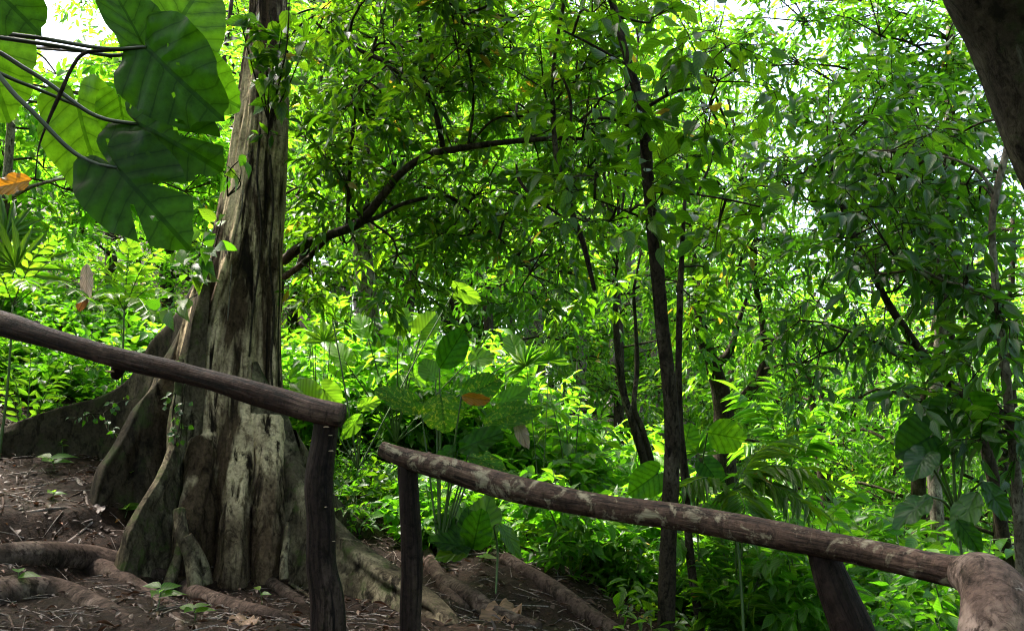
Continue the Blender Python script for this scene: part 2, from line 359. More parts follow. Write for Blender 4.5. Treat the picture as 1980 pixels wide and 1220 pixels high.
def petiole_mat():
    m, t, b = new_mat('dark_petiole'); c = ramp(t, noise(t, 14, 3), [(.35, (.012, .02, .008)), (.65, (.03, .045, .014))]); t.links.new(c, b.inputs['Base Color']); b.inputs['Roughness'].default_value = .4; return m
ST_PET = petiole_mat()
def soil_mat():
    m, t, b = new_mat('soil'); co = objco(t)
    a = noise(t, 2.2, 6, co, .65); f = noise(t, 28, 6, co, .7); k = noise(t, 95, 3, co, .6)
    c = ramp(t, f, [(.3, (.007, .004, .0025)), (.5, (.022, .012, .0075)), (.68, (.05, .028, .019)), (.8, (.09, .056, .042))])
    c = mixc(t, 1.0, c, ramp(t, a, [(.35, (.6, .58, .56)), (.65, (1.15, 1.08, 1.05))]), 'MULTIPLY')
    t.links.new(c, b.inputs['Base Color']); b.inputs['Roughness'].default_value = .75; b.inputs['Specular IOR Level'].default_value = .12
    bump(t, b, mth(t, 'ADD', f, mth(t, 'MULTIPLY', k, .5)), 1.0, .03); return m
SOIL = soil_mat()
def fungus_mat(c1, c2):
    m, t, b = new_mat('fungus'); c = ramp(t, noise(t, 30, 3), [(.3, c1), (.7, c2)]); t.links.new(c, b.inputs['Base Color']); b.inputs['Roughness'].default_value = .55; return m
FUNGUS = fungus_mat((.5, .26, .12), (.75, .55, .34)); FUNGUSP = fungus_mat((.22, .14, .08), (.38, .28, .18))

# ------------------------------------------------------------------ ground
GP = [P(*a) for a in [(-100, 1320, 3.6), (0, 1212, 4.2), (300, 1214, 4.3), (640, 1228, 4.3), (790, 1240, 4.6), (0, 1040, 5.6), (150, 975, 6.3), (0, 915, 7.0), (-150, 900, 7),
      (235, 1085, 6.1), (320, 955, 7.0), (370, 1115, 6.3), (500, 1085, 6.7), (600, 1095, 6.8), (700, 1010, 8), (745, 945, 9), (60, 790, 8.8), (-200, 780, 8), (250, 720, 10.5),
      (830, 1085, 7.2), (900, 1215, 5.6), (1000, 1105, 7.0), (1100, 1215, 6.2), (1150, 1085, 8.5), (1290, 1235, 6.2), (1500, 1330, 6), (1760, 1330, 3.2), (1300, 1420, 3.9), (950, 1500, 3.0), (1980, 1420, 8), (560, 1330, 3.2), (200, 1420, 3.0)]]
GP += [np.array(a, float) for a in [(0, 0, -.1), (-2, 0, .25), (2, 0, -.35), (0, -10, -1), (-10, 0, 3.2), (10, 0, -4.5), (-10, 14, 5.0), (-20, 30, 11), (-3, 18, 3.0), (-6, 12, 3.1), (0, 30, 3.6), (0, 13, 1.1), (6, 14, -1.6),
      (3, 11, -.9), (8, 25, -2.4), (12, 10, -4.6), (20, 40, -5), (0, 60, 6), (40, 60, -9), (-40, 60, 20), (-60, 0, 16), (60, 0, -18), (0, -60, -8), (0, 150, 10), (-150, 100, 40), (150, 100, -20), (150, -100, -30), (-150, -100, 15)]]
GP = np.array(GP)
_D = np.linalg.norm(GP[:, None, :2] - GP[None, :, :2], axis=2)
_A = np.block([[-_D - .02 * np.eye(len(GP)), np.ones((len(GP), 1))], [np.ones((1, len(GP))), np.zeros((1, 1))]])
_w = np.linalg.solve(_A, np.r_[GP[:, 2], 0])
def H0(x, y):
    x = np.asarray(x, float); y = np.asarray(y, float); out = np.full(x.shape, _w[-1])
    for k in range(len(GP)): out = out - _w[k] * np.hypot(x - GP[k, 0], y - GP[k, 1])
    return out
def H(x, y):
    x = np.asarray(x, float); y = np.asarray(y, float)
    p = np.stack([x, y, 0 * x], -1)
    near = np.exp(-((x + 1.5) / 5) ** 2 - ((y - 6) / 4.5) ** 2)
    h = H0(x, y) + .05 * fbm(p * 1.6, 3, 3) + near * (.05 * fbm(p * 4.5, 11, 4) + .022 * np.abs(fbm(p * 13, 17, 3)))
    q = h * 4.2 + .5 * fbm(p * .9, 5, 2)                     # trodden earth ledges
    led = (q - np.floor(q)); led = np.where(led < .72, led * .25, .18 + (led - .72) * 2.93); h2 = (np.floor(q) + led - .5 * fbm(p * .9, 5, 2)) / 4.2
    k = np.exp(-((x + 3.2) / 1.4) ** 2 - ((y - 5.6) / 1.5) ** 2) * .75
    return h * (1 - k) + h2 * k
def grow(a, b, st, lim, g=1.16):
    m = list(np.arange(a, b, st)); s = st; x = m[0]; lo = []
    while x > -lim: s *= g; x -= s; lo.append(x)
    s = st; x = m[-1]; hi = []
    while x < lim: s *= g; x += s; hi.append(x)
    return np.array(lo[::-1] + m + hi)
gx = grow(-5.2, 1.6, .035, 260); gy = grow(3.2, 9.5, .035, 260)
X, Y = np.meshgrid(gx, gy); Z = H(X, Y); nx, ny = len(gx), len(gy)
m = MB(); ii = (np.arange(ny - 1)[:, None] * nx + np.arange(nx - 1)[None]).ravel()
m.add(np.stack([X, Y, Z], -1), np.stack([ii, ii + 1, ii + nx + 1, ii + nx], -1))
tag(m.build('ground', [SOIL]), 'dark brown earth slope scattered with fallen leaves and twigs', 'ground', kind='structure')
def on_ground(x, y, dz=0): return np.array([x, y, float(H(np.array([x]), np.array([y]))[0]) + dz])
def G(px, d, dz=0):
    p = P(px, 610, d); return on_ground(p[0], p[1], dz)
def hit(px, py, d0=2.5, d1=25):
    """where the ray of a photo pixel meets the earth"""
    d = np.linspace(d0, d1, 400); q = np.array([P(px, py, k) for k in d]); h = H(q[:, 0], q[:, 1])
    k = np.argmax(q[:, 2] < h); return q[k] if (q[:, 2] < h).any() else q[-1]

# ------------------------------------------------------------------ the big buttressed tree
TD = 7.0
tb = P(490, 1090, TD)
big = thing('buttress_tree', 'big buttressed tree with flaking cream and brown bark left of the rail gap', 'tree', tb)
prof = [(1130, 352, 612), (1060, 362, 600), (1000, 366, 592), (930, 360, 580), (860, 352, 560), (800, 348, 549), (740, 350, 543), (690, 352, 541), (640, 361, 540), (590, 372, 540), (540, 388, 541), (490, 405, 543), (440, 418, 546),
        (380, 430, 550), (320, 442, 553), (250, 454, 556), (180, 463, 558), (100, 474, 556), (40, 482, 555), (-100, 492, 552), (-500, 520, 570), (-1400, 590, 625)]
y_mid = TD * cP + .25; zz = []; cx = []; cyy = []; rr = []
def dY(y, Y): return Y / (cP - (610.0 - y) / F * sP)          # view depth of a point at ground distance Y
for y, a, b in prof:
    l, r = P(a, y, dY(y, y_mid)), P(b, y, dY(y, y_mid)); zz.append(l[2]); cx.append((l[0] + r[0]) / 2); cyy.append(l[1]); rr.append((r[0] - l[0]) / 2)
zz, cx, rr = map(np.array, (zz, cx, rr))
M, N = 420, 260
zs = np.concatenate([np.linspace(zz[0] - .8, 4.4, 340), np.linspace(4.45, zz[-1], 80)])
c_ = np.interp(zs, zz, cx); r_ = np.interp(zs, zz, rr); th = np.linspace(0, 2 * np.pi, N, endpoint=False)
hh = np.clip((zs - tb[2]) / 2.8, 0, 1)[:, None]
ph = th[None] + .12 * np.sin(zs * 1.3)[:, None]
fl = .5 * np.cos(5 * ph + .6) + .35 * np.cos(9 * ph + 2 + .3 * zs[:, None]) + .25 * np.cos(14 * ph - .4 * zs[:, None])
ring = np.stack([np.cos(ph) + 0 * zs[:, None], np.sin(ph) + 0 * zs[:, None], 0 * ph + .16 * zs[:, None]], -1)
gro = 1 - np.abs(fbm(ring * np.array([4, 4, 4.]), 41, 3)) * 2.6
fine = fbm(ring * np.array([14, 14, 14]), 61, 3)
r2 = r_[:, None] * (1 + fl * (.16 * (1 - hh) ** 1.3 + .05)) - .022 * np.clip(gro, 0, 1) ** 2 * (1.3 - .6 * hh) + .010 * fine
V = np.stack([c_[:, None] + r2 * np.cos(th)[None], y_mid + r2 * np.sin(th)[None] * 1.0, np.repeat(zs[:, None], N, 1)], -1)
i = (np.arange(M - 1)[:, None] * N + np.arange(N)[None]).ravel(); j = (np.arange(M - 1)[:, None] * N + (np.arange(N)[None] + 1) % N).ravel()
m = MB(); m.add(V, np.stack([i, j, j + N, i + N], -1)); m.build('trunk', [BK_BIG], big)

def fin(name, ridge, w0, w1, mat, seed, flat=.0, dip=.12, lean=0.0, parent=big, label=None, K=28, S=90, pw=1.6):
    """a buttress plate: ridge line on top, flaring into the soil"""
    c = catmull(np.array(ridge), S); tx = np.gradient(c[:, :2], axis=0); tx /= np.maximum(np.linalg.norm(tx, axis=1, keepdims=True), 1e-6)
    for _ in range(6): tx[1:-1] = (tx[:-2] + tx[1:-1] * 2 + tx[2:]) / 4
    tx = nrm(tx); sd_ = np.stack([-tx[:, 1], tx[:, 0]], -1)
    g = H(c[:, 0], c[:, 1]) - dip; g = np.minimum(g, c[:, 2] - .05)
    v = np.linspace(-1, 1, K); q = np.abs(v)
    w0 = np.broadcast_to(w0, (S,)) if np.ndim(w0) == 0 else np.interp(np.linspace(0, 1, S), np.linspace(0, 1, len(w0)), w0)
    w1 = np.broadcast_to(w1, (S,)) if np.ndim(w1) == 0 else np.interp(np.linspace(0, 1, S), np.linspace(0, 1, len(w1)), w1)
    top = np.sqrt(np.clip(1 - (1 - np.clip(q / .3, 0, 1)) ** 2, 0, 1))
    lat = np.sign(v)[None] * (w0[:, None] * top[None] + (w1 - w0)[:, None] * (np.clip(q, 0, 1) ** 2.6)[None])
    hf = np.where(q < .3, 1 - .0 * q, 1)[None] * 0 + (1 - np.clip((q - .12) / .88, 0, 1) ** pw)[None]
    ke = np.clip((np.linspace(0, 1, S) - .90) / .10, 0, 1); ke = ke * ke * (3 - 2 * ke); c = c.copy(); c[:, 2] = c[:, 2] * (1 - ke) + (g - .06) * ke; lat = lat * (1 - .85 * ke[:, None])
    g = g - .25
    z = g[:, None] + (c[:, 2] - g)[:, None] * hf - (w0[:, None] * (1 - np.sqrt(np.clip(1 - np.clip(q / .3, 0, 1) ** 2, 0, 1)))[None]) * .8 * (q < .3)
    pos = np.stack([c[:, 0:1] + lat * sd_[:, 0:1], c[:, 1:2] + lat * sd_[:, 1:2], z], -1)
    ss = np.linspace(0, 1, S)[:, None] * np.ones((1, K)); rib = np.stack([v[None] * 5 + 0 * ss, ss * 3.0, 0 * ss + seed], -1)
    nz = fbm(pos * np.array([3.5, 3.5, 2.0]), seed, 4) * .035 + (np.abs(vnoise(rib * np.array([1.4, 1, 1]), seed + 31)) - .4) * .05 + fbm(pos * 13, seed + 3, 3) * .012
    pos[..., :2] += (nz * np.sign(v)[None] * np.minimum(1, q * 3)[None])[..., None] * sd_[:, None]
    pos[..., 2] += fbm(pos * 6, seed + 5, 2) * .012
    i = (np.arange(S - 1)[:, None] * K + np.arange(K - 1)[None]).ravel()
    m = MB(); m.add(pos, np.stack([i, i + 1, i + K + 1, i + K], -1)); o = m.build(name, [mat], parent)
    if label: o['label'] = label
    return o
ax = lambda py, d=TD + .2, px=455: P(px, py, d)
fin('buttress', [P(440, 520, 7.5), P(395, 540, 7.6), P(345, 610, 7.7), P(300, 660, 7.8), P(250, 735, 7.9), P(190, 768, 7.9), P(110, 790, 7.8), P(0, 826, 7.6), P(-130, 870, 7.3)], [.10, .06, .045, .04, .05], [.2, .14, .12, .13, .15], BK_PLANK, 1, label='long dark plank buttress running left over the slope')
fin('buttress', [P(400, 520, 7.3), P(362, 600, 7.25), P(330, 680, 7.15), P(300, 740, 7.0), P(265, 785, 6.9), P(232, 850, 6.75), P(195, 900, 6.6), P(168, 945, 6.5)], [.10, .08, .06, .045, .05], [.2, .2, .18, .2, .2], BK_PLANK, 2, label='dark leaning buttress between the plank buttress and the mossy one')
fin('buttress', [P(400, 500, 6.95), P(376, 590, 6.85), P(356, 680, 6.75), P(345, 745, 6.65), P(341, 800, 6.55), P(333, 860, 6.4), P(305, 925, 6.2), P(268, 985, 6.0), P(240, 1040, 5.85), P(212, 1100, 5.75)], [.10, .06, .045, .036, .038, .045], [.2, .2, .17, .14, .13, .12], BK_ROOT, 3, label='mossy green buttress with a pale sharp ridge curving to the ground')
fin('buttress', [P(500, 700, 7.0), P(540, 785, 6.95), P(560, 850, 6.85), P(583, 912, 6.7), P(628, 985, 6.5), P(690, 1052, 6.25), P(770, 1108, 5.95), P(840, 1160, 5.7), P(915, 1235, 5.3)], [.16, .10, .07, .075, .09, .08, .06], [.3, .28, .25, .3, .3, .24, .2], BK_ROOT, 4, label='buttress running down to the right into a thick ribbed root')
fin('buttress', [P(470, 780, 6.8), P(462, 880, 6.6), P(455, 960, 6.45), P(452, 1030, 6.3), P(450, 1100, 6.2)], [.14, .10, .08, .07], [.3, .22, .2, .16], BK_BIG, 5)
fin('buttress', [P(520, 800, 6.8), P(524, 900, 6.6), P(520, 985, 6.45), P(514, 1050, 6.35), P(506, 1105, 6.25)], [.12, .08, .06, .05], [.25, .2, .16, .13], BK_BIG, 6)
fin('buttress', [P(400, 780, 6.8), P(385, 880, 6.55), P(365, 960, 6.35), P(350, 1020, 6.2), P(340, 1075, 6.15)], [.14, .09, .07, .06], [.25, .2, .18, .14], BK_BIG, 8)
fin('buttress', [P(560, 830, 7.3), P(620, 930, 7.5), P(690, 1000, 7.7), P(760, 1040, 7.9)], [.12, .08, .06, .05], [.25, .2, .18, .14], BK_ROOT, 7)
def root(pts, rad, mat=BK_SOILROOT, name='root', rough=.02, label=None, parent=big, n=12, sd=0):
    m = MB(); tube(m, pts, rad, n, 70, rough=rough, freq=7, seed=sd); o = m.build(name, [mat], parent)
    if label: o['label'] = label
    return o
def gpath(pp, dz):
    out = []
    for k, (x, y) in enumerate(pp):
        q = hit(x, y); q[2] += dz[k] if np.ndim(dz) else dz; out.append(q)
    return out
root(gpath([(-60, 1092), (60, 1085), (170, 1088), (260, 1110), (340, 1140), (420, 1170), (520, 1195), (620, 1200)], [.02, .02, .02, .03, .03, .02, 0, -.05]), [.10, .105, .10, .085, .07, .06, .05, .035], label='long smooth surface root across the foreground soil', sd=3)
root(gpath([(180, 1090), (240, 1120), (300, 1150), (340, 1185), (350, 1220)], -.03), [.09, .08, .06, .05, .04], sd=4)
root(gpath([(-40, 1150), (60, 1140), (140, 1150), (230, 1185), (260, 1230)], -.03), [.12, .12, .10, .07, .05], sd=5)
root(gpath([(395, 1125), (440, 1108), (500, 1115), (560, 1150), (605, 1175)], [-.04, 0, 0, 0, -.03]), [.04, .05, .045, .04, .03], sd=6)
root([P(346, 985, 6.1), P(352, 1030, 6.02), P(368, 1075, 5.96), P(376, 1125, 5.9), P(372, 1160, 5.88)], [.03, .036, .04, .045, .05], BK_ROOT, sd=7)
root([P(352, 1040, 6.05), P(345, 1075, 6.0), P(335, 1105, 5.95), P(322, 1140, 5.9)], [.03, .03, .035, .04], BK_ROOT, sd=8)
root([P(362, 1035, 6.0), P(378, 1065, 6.0), P(392, 1095, 6.0), P(398, 1130, 5.98)], [.02, .03, .035, .04], BK_ROOT, sd=9)
root([P(556, 1010, 6.4), P(554, 1050, 6.3), P(548, 1085, 6.2), P(550, 1120, 6.15)], [.02, .028, .03, .035], BK_ROOT, sd=10)
for k, pts in enumerate([[(50, 995), (120, 985), (180, 990)], [(120, 1062), (200, 1045), (260, 1025), (310, 1012)], [(75, 1085), (140, 1045), (190, 1000), (215, 965)], [(150, 930), (165, 960), (172, 985), (200, 990)], [(20, 950), (90, 940), (150, 930)], [(380, 1040), (420, 1070), (460, 1108)], [(560, 1130), (590, 1150), (600, 1160)]]):
    root(gpath(pts, .012), [.014, .012, .008], BK_TWIGP if k != 6 else BK_ROOT, 'rootlet', rough=.004, n=7, sd=70 + k)
rw = np.random.default_rng(44)
for k in range(16):                                        # thin roots that snake over the bare bank
    x0, y0 = rw.uniform(-40, 330), rw.uniform(930, 1200); a = rw.uniform(-.5, .5) + (0 if rw.uniform() < .7 else 1.2); pts = []
    for q in range(5): pts.append((x0, y0)); a += rw.normal(0, .45); st = rw.uniform(14, 45); x0 += st * math.cos(a); y0 += st * .5 * math.sin(a)
    root(gpath(pts, .008), [rw.uniform(.006, .014), .007, .004], BK_SOILROOT if k % 3 else BK_TWIGP, 'rootlet', rough=.003, n=6, sd=170 + k)
# crown of the big tree, unseen above the picture, spread to shade the foreground
m = MB(); r = np.random.default_rng(5); top = np.array([cx[-1], y_mid, zz[-1]])
for k in range(17):
    a = k * 2.4; c = top + np.array([math.cos(a) * (1.0 + .36 * k) - 2.0, math.sin(a) * (.8 + .15 * k) - .4, r.uniform(-1.2, 1.4)])
    blob(m, r, c, (2.3, 2.3, 1.2), root=top - np.array([0, 0, 1.2]), n1=9, n2=5, n3=3, nl=6, T=MID, L=.3, tl=.6, rb=.06)
m.build('crown', [LF_CANOPY, BK_DARK], big)
# lianas that hang against the trunk
def strand(name, pts, rad, mat, label, cat, group=None, n=6, rough=.004, seg=60, sd=1):
    m = MB(); pts = np.array(pts); tube(m, pts, rad, n, seg, rough=rough, freq=20, seed=sd)
    return tag(m.build(name, [mat], None, loc=pts[-1]), label, cat, group)
def fr(px, py, k=0.0):
    ys = np.array([p[0] for p in prof][::-1], float); a = np.interp(py, ys, [p[1] for p in prof][::-1]); b = np.interp(py, ys, [p[2] for p in prof][::-1])
    t = min(.97, abs(px - (a + b) / 2) / ((b - a) / 2)); return P(px, py, dY(py, y_mid - (b - a) / 2 / F * 7 * (1.06 * math.sqrt(1 - t * t) + .02) - .015))
strand('liana', [fr(546, 790), fr(543, 840), fr(548, 890, -.05), fr(536, 930, -.08), fr(532, 950, -.1)], [.007, .007, .007, .006, .004], BK_PALE, 'thin pale hanging aerial root in front of the right trunk edge', 'liana')
strand('liana', [fr(545, 800), fr(549, 900, -.06), fr(546, 980, -.12), fr(549, 1040, -.2), fr(554, 1085, -.25)], [.005, .005, .005, .005, .003], BK_PALE, 'longer of the two pale aerial roots right of the trunk, reaching the soil', 'liana')
strand('liana', [fr(470, 330), fr(468, 400), fr(452, 470), fr(446, 540), fr(440, 620)], .006, BK_PALE, 'pale thin liana winding down the left trunk face', 'liana')
strand('liana', [fr(503, 250, .38), fr(497, 340, .32), fr(505, 430, .28), fr(500, 520, .24), fr(489, 600, .18), fr(482, 690, .12)], .009, BK_DARK, 'dark liana pressed along the middle of the trunk', 'liana')
strand('liana', [fr(522, 300, .38), fr(528, 400, .33), fr(521, 500, .3), fr(530, 600, .26), fr(524, 700, .22), fr(530, 790, .1)], .010, BK_DARK, 'dark twisted liana near the right edge of the trunk', 'liana')
strand('liana', [fr(538, 470, .4), fr(541, 560, .38), fr(538, 650, .35), fr(541, 760, .3)], .006, BK_TWIG, 'thin straight dark liana hanging at the right trunk edge', 'liana')

# ------------------------------------------------------------------ handrails of logs
def logpart(name, pts, rad, mat, parent, rough=.013, n=36, seg=150, sd=0, label=None, freq=5, stretch=.35, knots=0):
    m = MB(); tube(m, pts, rad, n, seg, rough=rough, freq=freq, seed=sd, stretch=stretch)
    q = catmull(np.array(pts), 60); rk = np.random.default_rng(sd + 500)
    for k in range(knots):
        c = q[rk.integers(6, 54)]; v = nrm(rk.normal(0, 1, 3) + [0, -.6, .4]); r0 = float(np.mean(np.atleast_1d(rad)))
        tube(m, [c + v * r0 * .5, c + v * r0 * .95, c + v * (r0 * 1.2)], [r0 * .5, r0 * .34, r0 * .22], 10, 8, rough=.004, freq=20, seed=sd + k)
    o = m.build(name, [mat], parent)
    if label: o['label'] = label
    return o
up_ = thing('log_handrail', 'dark reddish brown log handrail crossing in front of the buttressed tree', 'handrail', P(628, 1230, 4.0))
logpart('rail', [P(-160, 585, 4.5), P(0, 624, 4.35), P(110, 657, 4.25), P(225, 690, 4.2), P(330, 716, 4.15), P(430, 741, 4.1), P(540, 774, 4.05), P(610, 794, 4.0), P(662, 804, 3.98)], [.051, .053, .05, .053, .049, .05, .05, .048, .042], BK_LOG, up_, sd=21, rough=.017, knots=4)
logpart('post', [P(633, 806, 4.02), P(628, 850, 4.02), P(617, 930, 4.0), P(621, 1010, 3.98), P(622, 1090, 3.96), P(634, 1170, 3.94), P(634, 1300, 3.92)], [.062, .062, .066, .064, .066, .074, .08], BK_POST, up_, sd=22, rough=.016, stretch=.15, freq=9)
logpart('stub', [P(238, 690, 4.24), P(232, 705, 4.26), P(226, 722, 4.27), P(223, 730, 4.28)], [.036, .036, .032, .022], BK_POST, up_, sd=26, rough=.008, stretch=.3, freq=12, label='short dark broken stub under the rail')
# leaf-shaped chip bark lying on the rail
lo_ = thing('log_handrail', 'lower log handrail with pale lichen spots running right to the bent log', 'handrail', P(795, 1240, 4.0))
logpart('rail', [P(738, 868, 4.0), P(790, 888, 3.95), P(860, 905, 3.85), P(960, 935, 3.75), P(1080, 963, 3.6), P(1200, 984, 3.45), P(1330, 1003, 3.3), P(1450, 1025, 3.15), P(1560, 1046, 3.0), P(1700, 1073, 2.85), P(1800, 1095, 2.72), P(1885, 1112, 2.62)], [.036, .044, .046, .047, .048, .046, .047, .048, .05, .049, .049, .052], BK_LOGL, lo_, sd=23, rough=.014, seg=200, knots=4)
logpart('post', [P(788, 900, 3.97), P(790, 950, 3.96), P(794, 1030, 3.95), P(796, 1110, 3.94), P(794, 1200, 3.93), P(797, 1300, 3.92)], [.046, .046, .048, .05, .05, .052], BK_POST, lo_, sd=24, rough=.008, stretch=.15, freq=9)
logpart('post', [P(1588, 1060, 3.02), P(1605, 1110, 3.0), P(1625, 1160, 2.98), P(1650, 1225, 2.96), P(1700, 1380, 2.94)], [.052, .060, .066, .072, .08], BK_POST, lo_, sd=25, rough=.01, stretch=.15, freq=9)
logpart('corner_log', [P(1868, 1110, 2.62), P(1900, 1120, 2.5), P(1925, 1150, 2.38), P(1932, 1195, 2.28), P(1930, 1260, 2.2), P(1925, 1400, 2.1)], [.05, .072, .084, .09, .095, .1], BK_BENT, lo_, sd=27, rough=.012, label='thick bent pale grey log joining the rail at its lower end')
# little bracket fungi on the posts, mushroom at the upper stub
def bracket(c, r, nrmv, mat, label, group=None, name='bracket_fungus', cat='fungus'):
    m = MB(); a = np.linspace(0, 2 * np.pi, 18, endpoint=False); n = nrm(np.array(nrmv)); s = nrm(np.cross([0, 0, 1], n)); rows = []
    for rad, z in ((.15, .30), (.55, .34), (.9, .2), (1.0, .05), (.85, -.05), (.3, -.1)):
        k = rad * (1 + .12 * np.sin(a * 3 + c[0] * 9)); rows.append(c + r * (k[:, None] * np.cos(a)[:, None] * s + (k[:, None] * np.sin(a)[:, None] + .5) * n + np.array([0, 0, z])))
    V = np.array(rows).reshape(-1, 3); i = (np.arange(5)[:, None] * 18 + np.arange(18)[None]).ravel(); j = (np.arange(5)[:, None] * 18 + (np.arange(18)[None] + 1) % 18).ravel()
    m.add(V, np.stack([i, j, j + 18, i + 18], -1), np.array([[0, k, k + 1] for k in range(1, 17)] + [[90, 90 + k + 1, 90 + k] for k in range(1, 17)]))
    return tag(m.build(name, [mat], None, loc=c), label, cat, group)
bracket(P(217, 719, 4.2), .022, (-.6, -1, 0), FUNGUS, 'small orange tan bracket mushroom below the upper log handrail')
for (x, y), s in zip([(632, 826), (640, 842), (641, 872), (630, 980), (627, 1068), (646, 1046)], (.014, .010, .012, .009, .011, .007)):
    bracket(P(x, y, 3.94), s, (0, -1, 0), FUNGUSP, 'tiny cream bracket fungus on the dark post under the rail gap', 'cream bracket fungi on the post')

# ------------------------------------------------------------------ trees of the understory
def pp(*a): return [P(*k) for k in a]
def scatter(r, x0, y0, x1, y1, d0, d1, n):
    """n jittered points over a picture region, as world points at depths d0..d1"""
    k = max(1, int(round(math.sqrt(n * (x1 - x0) / max(1, (y1 - y0)))))); rows = int(math.ceil(n / k)); out = []
    for a in range(rows):
        for b in range(k):
            out.append(P(x0 + (b + r.uniform(.1, .9)) * (x1 - x0) / k, y0 + (a + r.uniform(.1, .9)) * (y1 - y0) / rows, r.uniform(d0, d1)))
    return out
def tree(name, label, trunks, limbs, blobs, bark, leaf, seed, R=(.4, .55), group=None, rough=.012, base=None, connect=True, lab=None, **kw):
    """trunks / limbs: (points, radii) in world space; blobs: centres of foliage masses"""
    r = np.random.default_rng(seed); p0 = np.array(trunks[0][0][0]) if base is None else base
    t = thing(name, label, 'tree', p0, group)
    for k, (pts, rad) in enumerate(trunks):
        m = MB(); tube(m, pts, rad, 12, 80, rough=rough, freq=8, seed=seed + k); m.build('trunk', [bark], t)
    for k, (pts, rad) in enumerate(limbs):
        m = MB(); tube(m, pts, rad, 8, 50, rough=rough * .4, freq=12, seed=seed + 20 + k); m.build('branch', [bark], t)
    if len(blobs):
        m = MB(); an = np.vstack([catmull(np.array(p), 24)[6:] for p, _ in list(trunks) + list(limbs)])
        for c in blobs:
            rad = r.uniform(*R); dd = np.linalg.norm(an - c, axis=1) + .6 * np.maximum(0, an[:, 2] - c[2]); root = an[np.argmin(dd)] if connect else None
            blob(m, r, np.array(c), (rad, rad, rad * .8), root=root, **kw)
        m.build('crown', [leaf, BK_TWIG], t)
    return t

# tree behind the big trunk: its long arching branch crosses the picture
r = np.random.default_rng(21)
b0 = G(515, 8.3, -.1)
limbs = [(pp((548, 505, 8.0), (575, 482, 7.85), (620, 460, 7.7), (690, 434, 7.5), (735, 385, 7.4), (775, 335, 7.3), (830, 300, 7.2), (905, 285, 7.1), (1000, 273, 7.0), (1100, 268, 6.9), (1200, 276, 6.9)), [.047, .046, .043, .038, .034, .03, .026, .02, .012]),
         (pp((548, 537, 8.1), (585, 510, 8.0), (625, 470, 7.9), (665, 440, 7.9), (720, 390, 7.9), (760, 340, 8.0)), [.03, .028, .024, .021, .016, .01]),
         (pp((690, 434, 7.5), (730, 420, 7.45), (780, 394, 7.4), (850, 380, 7.4), (885, 390, 7.4), (920, 425, 7.4), (970, 465, 7.4), (1010, 510, 7.4)), [.024, .022, .02, .018, .016, .013, .01, .006]),
         (pp((856, 285, 7.15), (845, 230, 7.1), (825, 175, 7.1), (815, 95, 7.1), (806, -20, 7.1)), [.026, .024, .021, .018, .012]),
         (pp((825, 178, 7.1), (765, 130, 7.0), (700, 100, 7.0), (630, 60, 7.0)), [.02, .018, .016, .01]),
         (pp((905, 285, 7.1), (950, 235, 7.0), (1000, 225, 7.0), (1055, 235, 6.9)), [.014, .012, .01, .006]),
         (pp((672, 440, 7.6), (676, 330, 7.6), (690, 190, 7.6), (720, 100, 7.6), (755, -20, 7.6)), [.02, .018, .016, .014, .01]),
         (pp((905, 285, 7.1), (915, 200, 7.0), (905, 90, 7.0), (880, -20, 7.0)), [.014, .012, .01, .007])]
bl = scatter(r, 565, -40, 800, 550, 7.2, 8.6, 16) + scatter(r, 800, -40, 1150, 550, 6.8, 8.2, 22) + scatter(r, 580, -60, 1150, 200, 6.3, 6.9, 5)
tree('understory_tree', 'understory tree behind the buttressed trunk with a long arching branch across the picture', [([b0, P(520, 800, 8.2), P(526, 640, 8.15), P(535, 540, 8.1), P(530, 400, 8.3), P(540, 200, 8.6), P(560, -100, 8.8)], [.11, .095, .08, .07, .055, .045, .02])], limbs, bl, BK_DARK, LF_CANOPY, 31,
     R=(.45, .62), n1=5, n2=3, n3=2, nl=6, T=LANCE, L=.158, wr=.36, tl=.28, rb=.011)
# slender pole tree right of the middle
r = np.random.default_rng(22)
tr = pp((1284, 1300, 6.1), (1287, 1220, 6.1), (1291, 1080, 6.1), (1296, 960, 6.1), (1300, 840, 6.1), (1291, 720, 6.1), (1279, 620, 6.1), (1271, 520, 6.1), (1262, 430, 6.1), (1252, 330, 6.1), (1246, 250, 6.1), (1232, 180, 6.1), (1212, 110, 6.1), (1196, 50, 6.15), (1170, -80, 6.2), (1150, -400, 6.3))
lb = [(pp((1240, 215, 6.1), (1300, 180, 6.0), (1370, 165, 5.9), (1450, 120, 5.8)), [.012, .01, .008, .005]), (pp((1256, 370, 6.1), (1330, 375, 6.0), (1400, 385, 5.9), (1470, 400, 5.8)), [.012, .01, .008, .005]),
      (pp((1262, 430, 6.1), (1215, 410, 6.0), (1150, 385, 5.9)), [.011, .009, .005]), (pp((1246, 260, 6.1), (1180, 230, 6.0), (1120, 235, 5.9)), [.011, .009, .005]), (pp((1220, 130, 6.1), (1150, 90, 6.0), (1090, 60, 5.9)), [.012, .01, .006])]
tree('pole_tree', 'slender dark pole tree standing behind the lower rail near the middle', [(tr, [.062, .06, .058, .058, .056, .054, .05, .048, .046, .044, .042, .038, .032, .03, .03, .02])], lb,
     scatter(r, 1120, -20, 1420, 470, 5.4, 6.4, 12), BK_DARK, LF_CANOPY, 32, R=(.3, .45), rough=.009, n1=3, n2=2, n3=2, nl=3, T=OVATE, L=.185, wr=.5, tl=.26, rb=.009, droop=.5)
